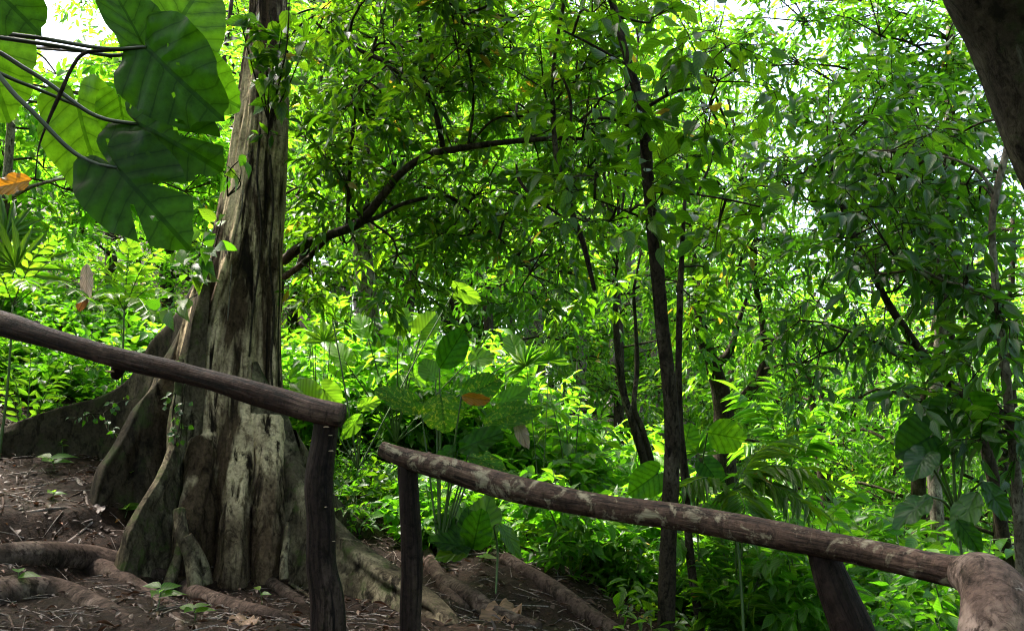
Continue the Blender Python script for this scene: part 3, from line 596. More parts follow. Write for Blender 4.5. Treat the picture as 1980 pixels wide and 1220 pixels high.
# bare hanging branch
hb = thing('hanging_branch', 'bare forked dark branch hanging down over the middle, broken at its lower end', 'branch', P(1150, 562, 6.6))
for pts, rad in [(pp((1150, 562, 6.6), (1140, 520, 6.6), (1128, 470, 6.6), (1112, 430, 6.6), (1098, 380, 6.6), (1082, 330, 6.6), (1074, 290, 6.6), (1070, 220, 6.6), (1068, 150, 6.6), (1080, 60, 6.6), (1100, -40, 6.6)), [.018, .02, .02, .021, .022, .02, .02, .018, .016, .014, .012]),
                 (pp((1076, 300, 6.6), (1092, 265, 6.55), (1104, 230, 6.5), (1100, 180, 6.5), (1072, 120, 6.5)), [.012, .011, .01, .008, .005]), (pp((1112, 435, 6.6), (1070, 408, 6.55), (1030, 380, 6.5), (1005, 350, 6.5), (998, 318, 6.5)), [.012, .012, .011, .01, .007]),
                 (pp((1060, 402, 6.56), (1020, 385, 6.6), (985, 370, 6.6)), [.008, .008, .005])]:
    m = MB(); tube(m, pts, rad, 8, 60, rough=.005, freq=14); m.build('stem', [BK_DARK], hb)
# leaning mossy trunk in the upper right corner
tree('leaning_trunk', 'large dark mossy trunk leaning across the upper right corner', [([G(2420, 3.9, -.3), P(2330, 900, 3.8), P(2210, 560, 3.7), P(2092, 310, 3.6), P(1995, 60, 3.55), P(1915, -110, 3.5), P(1840, -500, 3.5), P(1800, -1200, 3.8)], [.34, .27, .25, .236, .225, .22, .2, .17])], [],
     [P(1800, -1200, 3.8) + np.array(v) for v in ((-2, 1, .6), (.5, 2.4, 1), (-3.8, 2.4, 1.2), (-1.5, -1.2, .8), (1.8, .2, 1.2), (-3.2, -.8, 1.6), (-5.2, .6, 1.6), (-1, -3.4, .2), (-3.6, -3.6, .4), (1.6, -3, .2), (-5.6, -2.2, .2), (-2.4, -5.8, -1), (.4, -5.6, -1.2), (3.2, -4.8, -1), (-5, -5.4, -1), (3.8, -2, 0))], BK_MOSSY, LF_CANOPY, 33, R=(1.3, 1.7), rough=.02, n1=8, n2=5, n3=3, nl=6, T=MID, L=.26, tl=.5, rb=.05)  # unseen crown, enlarged over and behind the camera to shade the foreground
# right-hand understory trees with drooping glossy leaves
r = np.random.default_rng(23)
tr = pp((1980, 1330, 5.0), (1976, 1150, 5.0), (1968, 960, 5.0), (1955, 830, 5.0), (1944, 720, 5.0), (1932, 620, 5.0), (1924, 540, 5.0), (1918, 440, 5.0), (1927, 370, 5.0), (1944, 300, 5.0), (1965, 200, 5.0), (1990, 60, 5.0))
tree('pale_stem_tree', 'thin pale-stemmed tree with drooping dark glossy leaves at the right edge', [(tr, [.03, .03, .03, .029, .028, .026, .024, .022, .02, .018, .014, .01])],
     [(pp((1926, 380, 5.0), (1895, 335, 5.0), (1850, 310, 5.0), (1800, 300, 5.1)), [.012, .01, .008, .005]), (pp((1930, 600, 5.0), (1880, 560, 5.1), (1830, 545, 5.2), (1780, 520, 5.2)), [.012, .01, .008, .005]), (pp((1955, 830, 5.0), (1890, 800, 5.0), (1830, 790, 5.0)), [.012, .01, .006])],
     scatter(r, 1640, 240, 1900, 560, 4.9, 5.9, 12) + scatter(r, 1850, 500, 1990, 900, 4.6, 5.6, 7), BK_PALE, LF_GLOSS, 34, R=(.3, .42), rough=.006, n1=4, n2=2, n3=2, nl=4, T=LANCE2, L=.165, wr=.38, tl=.28, rb=.008, droop=.5, flat=.5)
tree('twin_stem_tree', 'tree with two leaning brown stems crossing in front of the right thicket', [(pp((1960, 1150, 6.8), (1915, 900, 6.8), (1880, 800, 6.8), (1840, 745, 6.8), (1790, 690, 6.8), (1735, 615, 6.8), (1690, 535, 6.8), (1640, 430, 6.8), (1600, 300, 6.8)), [.05, .045, .04, .036, .034, .032, .028, .024, .016]),
     (pp((1880, 800, 6.8), (1858, 720, 6.85), (1840, 650, 6.9), (1822, 560, 6.9), (1815, 450, 6.9), (1830, 300, 6.9)), [.034, .03, .028, .025, .02, .012])], [(pp((1790, 690, 6.8), (1740, 690, 6.7), (1690, 660, 6.6), (1640, 640, 6.6)), [.014, .012, .01, .006])],
     scatter(r, 1500, 160, 1860, 720, 6.2, 7.4, 17), BK_DARK, LF_GLOSS, 35, R=(.4, .55), rough=.008, n1=4, n2=3, n3=2, nl=5, T=LANCE2, L=.145, wr=.4, tl=.3, rb=.009, droop=.45)
# pole beside the slender tree, twin dark trunks, crooked tree farther back
tree('thin_pole_tree', 'thin second dark pole close to the right of the slender pole tree', [(pp((1375, 1330, 6.6), (1352, 1200, 6.6), (1335, 1080, 6.6), (1328, 980, 6.6), (1322, 900, 6.6), (1314, 820, 6.6), (1312, 700, 6.7), (1318, 500, 6.8), (1330, 300, 6.9)), [.036, .035, .033, .032, .031, .028, .024, .02, .012])], [],
     scatter(r, 1290, 420, 1420, 620, 6.6, 7.4, 4), BK_DARK, LF_CANOPY, 36, R=(.35, .5), rough=.006, n1=3, n2=3, n3=2, nl=5, T=LANCE, L=.15, tl=.25, rb=.008)
tree('forked_tree', 'pair of dark leaning trunks seen just left of the slender pole tree', [(pp((1262, 960, 10), (1250, 905, 10), (1226, 825, 10), (1206, 760, 10), (1196, 690, 10), (1190, 600, 10), (1195, 480, 10)), [.06, .056, .052, .046, .038, .03, .02]), (pp((1274, 940, 10), (1262, 900, 10), (1242, 830, 10), (1226, 785, 10), (1232, 700, 10.2), (1225, 560, 10.3)), [.045, .042, .038, .032, .026, .018])], [],
     scatter(r, 980, -60, 1320, 560, 9.6, 11.4, 20), BK_DARK, LF_BACK, 37, R=(.55, .8), rough=.012, n1=5, n2=3, n3=2, nl=6, T=MID, L=.17, tl=.3, rb=.014)
tree('crooked_tree', 'dark crooked tree with twisted limbs in the hollow right of the slender pole', [(pp((1425, 1000, 11), (1405, 930, 11), (1400, 850, 11), (1398, 780, 11), (1380, 710, 11), (1362, 660, 11), (1350, 600, 11), (1340, 480, 11.2)), [.16, .15, .14, .12, .10, .085, .07, .04])],
     [(pp((1398, 790, 11), (1440, 768, 10.9), (1466, 735, 10.8), (1478, 700, 10.8), (1478, 665, 10.8), (1530, 655, 10.8)), [.09, .08, .075, .06, .05, .025]), (pp((1478, 690, 10.8), (1474, 620, 10.8), (1460, 540, 10.8), (1462, 430, 10.9)), [.045, .04, .035, .02]), (pp((1380, 710, 11), (1410, 680, 11), (1425, 630, 11), (1450, 560, 11)), [.06, .05, .04, .02])],
     scatter(r, 1290, 340, 1580, 720, 9.8, 12, 17) + scatter(r, 1290, -40, 1380, 330, 9.8, 12, 5), BK_DARK, LF_BACK, 38, R=(.55, .8), rough=.015, n1=5, n2=3, n3=2, nl=6, T=MID, L=.15, tl=.3, rb=.018)
tree('blotchy_tree', 'grey blotchy crooked trunk showing through leaves above the arching branch', [([G(760, 11.5, -.2), P(745, 800, 11.4), P(715, 600, 11.2), P(698, 440, 11), P(704, 280, 11), P(716, 200, 11), P(762, 130, 11), P(780, -60, 11)], [.17, .15, .13, .12, .11, .1, .085, .06])], [(pp((712, 220, 11), (690, 160, 11), (670, 80, 11)), [.06, .05, .03])],
     scatter(r, 560, -60, 1000, 470, 10.4, 11.8, 24), BK_PALE, LF_BACK, 39, R=(.6, .85), rough=.012, n1=5, n2=3, n3=2, nl=6, T=MID, L=.18, tl=.32, rb=.02)
tree('left_slope_tree', 'thin pale tree on the left slope under the giant leaves', [([G(-40, 9.2, -.2), P(-20, 620, 9), P(4, 430, 9), P(14, 340, 9), P(22, 240, 9), P(40, 60, 9)], [.07, .06, .05, .045, .04, .02])], [(pp((0, 395, 9), (60, 362, 8.8), (130, 345, 8.7), (180, 350, 8.6)), [.025, .02, .016, .01])],
     scatter(r, -60, 120, 450, 420, 8.6, 10.4, 16), BK_PALE, LF_BRIGHT, 40, R=(.5, .68), rough=.008, n1=5, n2=3, n3=2, nl=5, T=MID, L=.19, wr=.45, tl=.3, rb=.012)

tree('high_crown_tree', 'pale-trunked tree with an airy bright crown between the sky gaps beside the leaning trunk', [([G(1800, 10, -.3), P(1805, 900, 10), P(1820, 640, 10), P(1832, 400, 10), P(1836, 200, 10), P(1838, 60, 10), P(1830, -120, 10)], [.08, .075, .07, .065, .06, .055, .04])], [],
     scatter(r, 1400, -60, 1600, 420, 8.8, 10.4, 7) + scatter(r, 1600, -60, 1880, 420, 8.8, 10.4, 17) + scatter(r, 1880, 120, 2010, 430, 8.8, 10, 5), BK_PALE, LF_BACK, 43, R=(.5, .75), rough=.01, n1=5, n2=3, n3=3, nl=6, T=MID, L=.145, tl=.3, rb=.014)
# ------------------------------------------------------------------ background forest: few prototypes, copied one by one
def copy_thing(o, loc, rz, s, label=None, group=None):
    c = o.copy(); COL.objects.link(c); c.location = tuple(float(x) for x in loc); c.rotation_euler = (0, 0, rz); c.scale = (s[0], s[0], s[1])
    if label: c['label'] = label
    if group: c['group'] = group
    for ch in list(o.children):
        d = ch.copy(); COL.objects.link(d); d.parent = c
    return c
def proto_tree(seed, h0, h1, rad, nb, bark, leaf, L=.17):
    r = np.random.default_rng(seed); t = thing('forest_tree', None, 'tree', (0, 0, 0))
    pts = np.array([[0, 0, -.4], [r.normal(0, .1), r.normal(0, .1), h0 * .6], [r.normal(0, .25), r.normal(0, .25), (h0 + h1) / 2], [r.normal(0, .4), r.normal(0, .4), h1]])
    m = MB(); tube(m, pts, [.13, .11, .08, .03], 9, 40, rough=.014, freq=6, seed=seed); m.build('trunk', [bark], t)
    m = MB(); an = catmull(pts, 30)
    for k in range(nb):
        a = k * 2.4 + r.uniform(-.5, .5); q = (k + .5) / nb; z = h0 + (h1 - h0) * q; rr_ = rad * (.35 + .75 * math.sin(math.pi * min(.95, q * .8 + .15))) * r.uniform(.5, 1)
        c = np.array([rr_ * math.cos(a), rr_ * math.sin(a), z]); R = r.uniform(.75, 1.1) * rad / 2.0
        blob(m, r, c, (R, R, R * .7), root=an[np.argmin(np.linalg.norm(an - c, axis=1))], n1=6, n2=4, n3=2, nl=6, T=FAR if L > .18 else MID, L=L, wr=.4, tl=.33, rb=.02)
    m.build('crown', [leaf, BK_TWIG], t); return t
protos = [proto_tree(101, 1.0, 6.0, 1.9, 14, BK_DARK, LF_BACK, .17), proto_tree(102, 2.6, 8.6, 2.1, 16, BK_PALE, LF_BACK, .18), proto_tree(103, .4, 4.2, 1.6, 11, BK_DARK, LF_BRIGHT, .17)]
used = [0] * 3
def put(k, loc, rz, s, label, group):
    o = protos[k]
    if not used[k]:
        used[k] = 1; o.location = tuple(float(x) for x in loc); o.rotation_euler = (0, 0, rz); o.scale = (s[0], s[0], s[1]); o['label'] = label; o['group'] = group; return o
    return copy_thing(o, loc, rz, s, label, group)
r = np.random.default_rng(55)
LB_MID = 'small bright-leaved forest tree in the green wall behind the arching branch'; GR_MID = 'forest trees close behind the arching branch'
LB_RT = 'leafy forest tree in the hollow behind the glossy right thicket'; GR_RT = 'forest trees behind the right thicket'
LB_LF = 'bright leafy tree on the rising slope behind the giant leaves'; GR_LF = 'forest trees on the left slope'
LB_FAR = 'tall far forest tree glimpsed through the foliage'; GR_FAR = 'far forest trees'
for px, d, k in [(590, 17, 0), (740, 19, 1), (900, 17.5, 0), (1050, 19.5, 1), (1190, 17, 0), (660, 21.5, 1), (980, 22, 1), (1280, 19, 1), (770, 15.5, 2), (850, 16.5, 2), (690, 17.5, 2), (960, 15.5, 2)]:
    put(k, G(px, d), r.uniform(0, 6.28), (r.uniform(.9, 1.15), r.uniform(.95, 1.2)), LB_MID, GR_MID)
for px, d, k in [(1380, 17, 2), (1490, 16, 2), (1600, 14, 2), (1720, 12.5, 2), (1860, 12, 2), (1980, 12, 0), (1700, 18, 0), (1900, 17, 0), (1560, 20, 0), (1790, 21, 1)]:
    put(k, G(px, d), r.uniform(0, 6.28), (r.uniform(.9, 1.15), r.uniform(1.0, 1.25)), LB_RT, GR_RT)
for px, d, k in [(-140, 13, 2), (20, 12, 2), (230, 14, 2), (330, 14.5, 2), (430, 16, 0), (270, 19, 2), (340, 20, 0)]:
    put(k, G(px, d), r.uniform(0, 6.28), (r.uniform(.9, 1.15), r.uniform(.9, 1.1) * (.62 if px < 250 else 1)), LB_LF, GR_LF)
for px, d, k in [(400, 28, 0), (520, 24, 1), (640, 26, 1), (760, 24, 1), (880, 28, 1), (1000, 25, 1), (1110, 28, 1), (1220, 25, 1), (1330, 29, 1), (1450, 30, 2), (1560, 33, 2), (1690, 29, 2), (1790, 33, 2), (1900, 27, 1), (2020, 30, 1), (700, 36, 1), (940, 38, 1), (1180, 36, 1), (1290, 40, 1), (480, 36, 1), (330, 38, 1)]:
    s = r.uniform(1.5, 1.8) * (1.35 if d > 33 else 1); put(k, G(px, d), r.uniform(0, 6.28), (s, s * r.uniform(.95, 1.15)), LB_FAR, GR_FAR)
# far wood beyond, one mass
m = MB(); r = np.random.default_rng(66); n = 60000
a = r.uniform(-.62, .62, n); dd = r.uniform(42, 75, n); x = np.tan(a) * dd; hx = H0(x, dd)
top = np.where(a > .05, 7.5, np.where(a < -.38, 4, 17)) + 3 * vnoise(np.stack([x * .15, dd * .1, 0 * x], -1), 3)
z = hx + top * r.uniform(-.1, 1, n) ** .8 if False else hx + top * np.sqrt(r.uniform(0, 1, n))
kind = vnoise(np.stack([x * .35, dd * .3, z * .35], -1), 8); keep = kind > -.6
pos = np.stack([x, dd, z], -1)[keep]; n = len(pos)
add_leaves(m, FAR, pos, r.normal(0, 1, (n, 3)), r.normal(0, .5, (n, 3)) + [0, 0, .8], r.uniform(.5, 1.1, n), r.uniform(.25, .5, n), r.uniform(0, 1, n))
tag(m.build('far_wood', [LF_BACK]), 'far green wood closing the view behind the trees', 'wood', kind='stuff')

# ------------------------------------------------------------------ shrubs
def proto_shrub(seed, name, h, spread, nstem, T, L, wr, leaf, nt=26, nl=6, droop=.35, spreadl=.95, tl=.28):
    r = np.random.default_rng(seed); t = thing(name, None, 'shrub', (0, 0, 0)); ms = MB(); mf = MB()
    for k in range(nstem):
        a = k * 2.4 + r.uniform(-.4, .4); s = spread * math.sqrt((k + .5) / nstem); hk = h * r.uniform(.6, 1.05) * (1 - .25 * (k / nstem))
        pts = np.array([[.05 * math.cos(a), .05 * math.sin(a), -.12], [s * .4 * math.cos(a), s * .4 * math.sin(a), hk * .55], [s * math.cos(a), s * math.sin(a), hk]])
        tube(ms, pts, [.009, .007, .003], 5, 14); q = catmull(pts, 40)
        n = max(4, nt // nstem); idx = r.integers(11, 40, n); p = q[idx]; d = np.stack([r.normal(0, 1, n), r.normal(0, 1, n), r.uniform(-.1, .7, n)], -1) + .5 * np.array([math.cos(a), math.sin(a), 0])
        twigs(mf, r, p, d, tl * r.uniform(.6, 1.2, n), nl, T, L, wr, spread=spreadl, droop=droop, tw=.002)
    ms.build('stem', [ST_GREEN], t); mf.build('foliage', [leaf, ST_GREEN], t); return t
SH = [proto_shrub(201, 'leafy_shrub', 1.0, .45, 6, LANCE, .18, .42, LF_BRIGHT, 60), proto_shrub(202, 'leafy_shrub', .75, .45, 6, OVATE, .20, .55, LF_BRIGHT, 46, 5), proto_shrub(203, 'leafy_shrub', .5, .4, 7, LANCE, .12, .36, LF_BRIGHT, 60),
      proto_shrub(204, 'leafy_shrub', 1.5, .5, 7, LANCE, .21, .42, LF_BRIGHT, 80), proto_shrub(205, 'leafy_shrub', .9, .5, 6, LANCE, .19, .42, LF_CANOPY, 60, 5), proto_shrub(206, 'leafy_shrub', .6, .45, 6, OVATE, .17, .52, LF_CANOPY, 54, 5)]
sused = [0] * len(SH)
def shrub(k, loc, rz, s, label, group):
    o = SH[k]
    if not sused[k]:
        sused[k] = 1; o.location = tuple(float(x) for x in loc); o.rotation_euler = (0, 0, rz); o.scale = (s, s, s); o['label'] = label; o['group'] = group; return o
    return copy_thing(o, loc, rz, (s, s), label, group)
def zone(r, x0, x1, d0, d1, n, kinds, s0, s1, label, group):
    k = max(1, int(math.sqrt(n * 1.6))); rows = int(math.ceil(n / k))
    for a in range(rows):
        for b in range(k):
            px = x0 + (b + r.uniform(0, 1)) * (x1 - x0) / k; d = d0 + (a + r.uniform(0, 1)) * (d1 - d0) / rows
            shrub(int(r.choice(kinds)), G(px, d, -.03), r.uniform(0, 6.28), r.uniform(s0, s1), label, group)
r = np.random.default_rng(77)
zone(r, 560, 1000, 9.2, 13.5, 30, [0, 1, 3, 3], .9, 1.35, 'bright yellow-green shrub in the sunny thicket between the big tree and the spotted plant', 'shrubs of the sunny thicket')
zone(r, 960, 1280, 9.0, 14, 24, [0, 1, 3, 3], .8, 1.25, 'bright green shrub in the thicket left of the slender pole tree', 'shrubs left of the pole tree')
zone(r, 660, 1000, 7.9, 9.4, 14, [1, 2, 5], .6, .95, 'low green shrub just behind the top of the lower handrail', 'shrubs behind the lower handrail')
zone(r, 1060, 1330, 7.6, 9.6, 18, [0, 4, 5, 2], .7, 1.1, 'green shrub below the rail between the roots and the slender pole', 'shrubs below the rail')
zone(r, 1340, 1980, 6.6, 9.0, 20, [4, 0, 0, 3], .8, 1.2, 'dark green shrub under the rail on the falling ground at the right', 'shrubs on the lower right slope')
zone(r, 1340, 2000, 8.6, 13, 26, [0, 3, 4, 3], 1.0, 1.5, 'mid green shrub deep in the hollow right of the slender pole', 'shrubs in the right hollow')
zone(r, -80, 330, 9.3, 12.5, 26, [0, 1, 2, 2], .6, 1.0, 'fresh green shrub on the left slope above the upper handrail', 'shrubs on the left slope')
zone(r, -60, 240, 8.9, 10.0, 12, [2, 1], .45, .7, 'low bright seedling bush on the left slope under the upper handrail', 'low bushes on the left slope')
# ground cover no one could count
m = MB(); r = np.random.default_rng(78); n = 30000
x = r.uniform(-9, 9, n); y = r.uniform(5.5, 17, n); u = x / y
z = H(x, y); clear = ((x + 2.1) / 2.2) ** 2 + ((y - 6.7) / 2.3) ** 2 < 1
clear |= (u < -.12) & (y < 8.6) | (u < .12) & (y < 7.2) & (x < .9)
keep = ~clear; x, y, z = x[keep], y[keep], z[keep]; n = len(x); hgt = r.uniform(.02, .42, n) * np.clip((vnoise(np.stack([x, y, 0 * x], -1) * 1.3, 4) + .9), .2, 1.4)
add_leaves(m, LANCE, np.stack([x, y, z + hgt], -1), np.stack([r.normal(0, 1, n), r.normal(0, 1, n), r.normal(-.1, .3, n)], -1), np.stack([r.normal(0, .35, n), r.normal(0, .35, n), np.ones(n)], -1), r.uniform(.07, .17, n), r.uniform(.03, .07, n), r.uniform(0, 1, n))
tag(m.build('ground_cover', [LF_CANOPY]), 'low leafy ground cover over the slope behind the rails', 'ground cover', kind='stuff')
# fallen leaves and twigs on the bare earth
m = MB(); r = np.random.default_rng(79); n = 9500
x = r.uniform(-6, 2.2, n); y = r.uniform(3.4, 9.5, n); z = H(x, y) + r.uniform(.004, .03, n)
add_leaves(m, LANCE2, np.stack([x, y, z], -1), np.stack([r.normal(0, 1, n), r.normal(0, 1, n), r.normal(0, .18, n)], -1), np.stack([r.normal(0, .3, n), r.normal(0, .3, n), np.ones(n)], -1), r.uniform(.02, .05, n) * np.where(r.uniform(0, 1, n) > .85, 2.6, 1), r.uniform(.010, .025, n) * np.where(r.uniform(0, 1, n) > .8, 2, 1), r.beta(1.1, 2.4, n))
tag(m.build('leaf_litter', [LF_LITTER]), 'brown fallen leaves littering the bare earth', 'leaf litter', kind='stuff')
m = MB(); n = 1700; x = r.uniform(-6, 1.6, n); y = r.uniform(3.6, 9, n); a = r.uniform(0, 6.28, n); L = r.uniform(.06, .5, n) * r.uniform(.3, 1, n); x2 = x + np.cos(a) * L; y2 = y + np.sin(a) * L
sticks(m, np.stack([x, y, H(x, y) + .012], -1), np.stack([x2, y2, H(x2, y2) + .012], -1), r.uniform(.002, .006, n), .002, sag=.03)
tag(m.build('twig_litter', [BK_TWIGP]), 'thin pale twigs strewn over the bare earth', 'twigs', kind='stuff')

# ------------------------------------------------------------------ plants with large single leaves
HEART = [(1, 0), (.95, .10), (.78, .29), (.55, .42), (.28, .48), (.03, .46), (-.17, .38), (-.29, .24), (-.27, .10), (-.13, .03), (0, 0)]
HEART2 = [(1, 0), (.94, .11), (.78, .30), (.55, .43), (.30, .48), (.10, .46), (-.05, .37), (-.14, .24), (-.13, .10), (-.06, .02), (0, 0)]
OBLONG = [(1, 0), (.93, .09), (.78, .20), (.55, .27), (.3, .25), (.12, .16), (.03, .06), (0, 0)]
ROUND = [(1, 0), (.94, .13), (.78, .30), (.52, .40), (.28, .37), (.1, .24), (.02, .08), (0, 0)]
def leaf_mesh(mb, base, tip, nh, wid, out=HEART, fold=.24, droop=.18, wav=.03, rnd=.4, rings=9, mat=0, seed=0, slits=(), holes=0):
    base = np.array(base, float); tip = np.array(tip, float); ax_ = tip - base; L = np.linalg.norm(ax_); d = ax_ / L
    s = nrm(np.cross(nh, d)); n = np.cross(d, s)
    o = np.array(out); o = catmull(o, 26); o[:, 1] = np.maximum(o[:, 1], 0) * wid / (2 * o[:, 1].max()); o[0, 1] = o[-1, 1] = 0
    full = np.vstack([o, (o * [1, -1])[1:-1][::-1]]); K = len(full)
    c = np.array([.12 if out is HEART else .2 if out is HEART2 else .4, 0.]); rh = np.random.default_rng(int(seed * 10) + 5); k = (np.arange(1, rings + 1) / rings) ** .9
    uv = c + (full - c)[None] * k[:, None, None]; u, v = uv[..., 0], uv[..., 1]
    th = np.linspace(0, 2 * np.pi, K, endpoint=False)
    z = fold * np.abs(v) - droop * np.clip(u, -1, 1) ** 2 - .10 * np.abs(v) ** 2 * 2 + wav * (k ** 3)[:, None] * (np.sin(th * 7 + seed) + .6 * np.sin(th * 13 + 2 * seed))[None] + .006 * np.cos(2 * np.pi * 5.5 * (u - .3 * np.abs(v) / max(wid, .1) * 2))
    ku = 1 + .03 * np.sin(th * 5 + seed * 2) + .018 * np.sin(th * 11 + seed) + .012 * np.sin(th * 23 + seed * 3)
    ku = ku * .95
    pos = base + L * ((u * ku[None] * 1)[..., None] * d + v[..., None] * s + z[..., None] * n)
    cc = base + L * (c[0] * d + (-droop * c[0] ** 2) * n)
    V = np.vstack([cc[None], pos.reshape(-1, 3)]); UV = np.vstack([[c], uv.reshape(-1, 2)]) * [1, 2 / max(wid, .1)]
    q = []; a = np.arange(K); b = (a + 1) % K
    for i in range(rings - 1): q.append(np.stack([1 + i * K + a, 1 + i * K + b, 1 + (i + 1) * K + b, 1 + (i + 1) * K + a], -1)[np.array([not (x in slits and i >= rings // 3) and not (holes and i > 2 and i < rings - 1 and rh.uniform() < holes) for x in range(K)])])
    mb.add(V, np.vstack(q), np.stack([np.zeros(K, int), 1 + b, 1 + a], -1), mat, rnd, UV)
def to_cam(p): return nrm(np.array([0, 0, CAMZ]) - p)
def leafpart(parent, base, tip, wid, mat, out=HEART, tilt=(0, 0, 0), pet=None, prad=.008, pmat=None, label=None, name='leaf', **kw):
    m = MB(); leaf_mesh(m, base, tip, to_cam((base + tip) / 2) + np.array(tilt), wid, out, **kw); o = m.build(name, [mat], parent)
    if label: o['label'] = label
    if pet is not None:
        m = MB(); tube(m, list(pet), [prad * 1.25, prad, prad * .8], 8, 40); m.build('petiole', [pmat or ST_PET], o)
    return o
# giant philodendron reaching in from the left
sb = P(-430, 800, 3.0); sb = on_ground(sb[0], sb[1], -.1)
ph_ = thing('giant_leaf_plant', 'philodendron with giant dark green heart-shaped leaves reaching in at upper left', 'plant', sb)
m = MB(); tube(m, [sb, sb + [.05, 0, .7], P(-330, 250, 3.0), P(-300, 60, 3.0), P(-330, -250, 3.0)], [.07, .06, .055, .05, .03], 12, 60, rough=.01); m.build('stem', [BK_DARK], ph_)
S0 = lambda y: P(-315, y, 3.0)
leafpart(ph_, P(277, 90, 2.95), P(190, -90, 2.9), .6, LF_BIG, out=HEART2, fold=.4, tilt=(.5, 0, .2), rnd=.05, seed=1, pet=[S0(60), P(-100, 62, 3.0), P(100, 88, 2.95), P(220, 108, 2.95), P(277, 90, 2.95)])
leafpart(ph_, P(318, 92, 3.2), P(402, -60, 3.3), .95, LF_BIG, tilt=(-.1, 0, .3), rnd=.8, seed=2)
leafpart(ph_, P(283, 92, 2.88), P(414, 226, 2.75), .86, LF_BIG, out=HEART2, tilt=(.05, 0, -.25), rnd=.08, seed=3, rings=15, holes=.005, pet=[S0(90), P(-100, 60, 2.95), P(60, 72, 2.9), P(200, 94, 2.88), P(283, 92, 2.88)], label='large dark leaf with its tip over the trunk')
leafpart(ph_, P(318, 128, 3.12), P(478, 214, 3.3), .86, LF_BIG, out=HEART2, tilt=(-.1, 0, .1), rnd=.75, seed=4)
leafpart(ph_, P(152, 206, 3.3), P(192, 398, 3.3), .86, LF_BIG, tilt=(-.5, 0, .1), rnd=.98, seed=5, pet=[S0(130), P(-100, 110, 3.2), P(40, 160, 3.25), P(152, 206, 3.3)], label='bright yellow-green leaf behind the dark ones')
leafpart(ph_, P(232, 196, 3.2), P(248, 300, 3.25), .9, LF_BIG, tilt=(-.2, 0, .2), rnd=.8, seed=12)
leafpart(ph_, P(268, 241, 2.95), P(424, 318, 2.85), .98, LF_BIG, tilt=(0, 0, .2), rnd=.02, seed=6, rings=15, holes=.02, slits=(3, 44, 12), pet=[S0(140), P(-80, 80, 2.95), P(60, 140, 2.95), P(180, 222, 2.95), P(268, 241, 2.95)])
leafpart(ph_, P(226, 325, 2.8), P(356, 470, 2.7), .86, LF_BIG, tilt=(.1, 0, -.1), rnd=.1, seed=7, rings=15, holes=.012, slits=(6, 45), pet=[S0(170), P(-80, 100, 2.85), P(40, 195, 2.8), P(130, 285, 2.8), P(180, 315, 2.8), P(226, 325, 2.8)], label='lowest large dark leaf hanging over the slope')
leafpart(ph_, P(-40, 45, 3.4), P(4, 236, 3.35), .95, LF_BIG, tilt=(-.4, 0, .2), rnd=.95, seed=8)
leafpart(ph_, P(-60, -70, 2.85), P(70, 56, 2.8), .85, LF_BIG, tilt=(.3, 0, -.2), rnd=.05, seed=9)
m = MB(); tube(m, [P(268, 97, 2.9), P(215, 98, 2.88), P(165, 103, 2.85), P(140, 130, 2.85), P(115, 185, 2.85), P(95, 230, 2.85), P(75, 285, 2.85), P(68, 345, 2.85)], [.006, .006, .0055, .005, .004, .003], 6, 90, rough=.0025, freq=22); m.build('aerial_root', [BK_DARK], ph_)

def plant(name, label, base, stems, leaves, cat='plant', smat=ST_GREEN, group=None, srad=.007):
    """stems: point lists from the base; leaves: (base, tip, width, material, outline, tone, extra)"""
    t = thing(name, label, cat, base, group)
    for st in stems:
        m = MB(); tube(m, [base] + list(st), [srad * 1.3, srad, srad * .5], 6, 30); m.build('stem', [smat], t)
    for i, l in enumerate(leaves):
        b_, t_, wd, mt, ou, tone = l[:6]; kw = dict(l[6]) if len(l) > 6 else {}
        lab = kw.pop('label', None); pf = kw.pop('frm', None)
        pet = None if pf is None else [pf, (pf * .5 + b_ * .5) + np.array([0, 0, .03]), b_]
        leafpart(t, b_, t_, wd, mt, ou, pet=pet, prad=.0075, pmat=smat, rnd=tone, seed=i * 1.7, rings=7, label=lab, **kw)
    return t
def L2(a, b, d, dd=0): return P(*a, d), P(*b, d + dd)
b = G(855, 7.0, -.05); fm = b + [0, 0, .25]
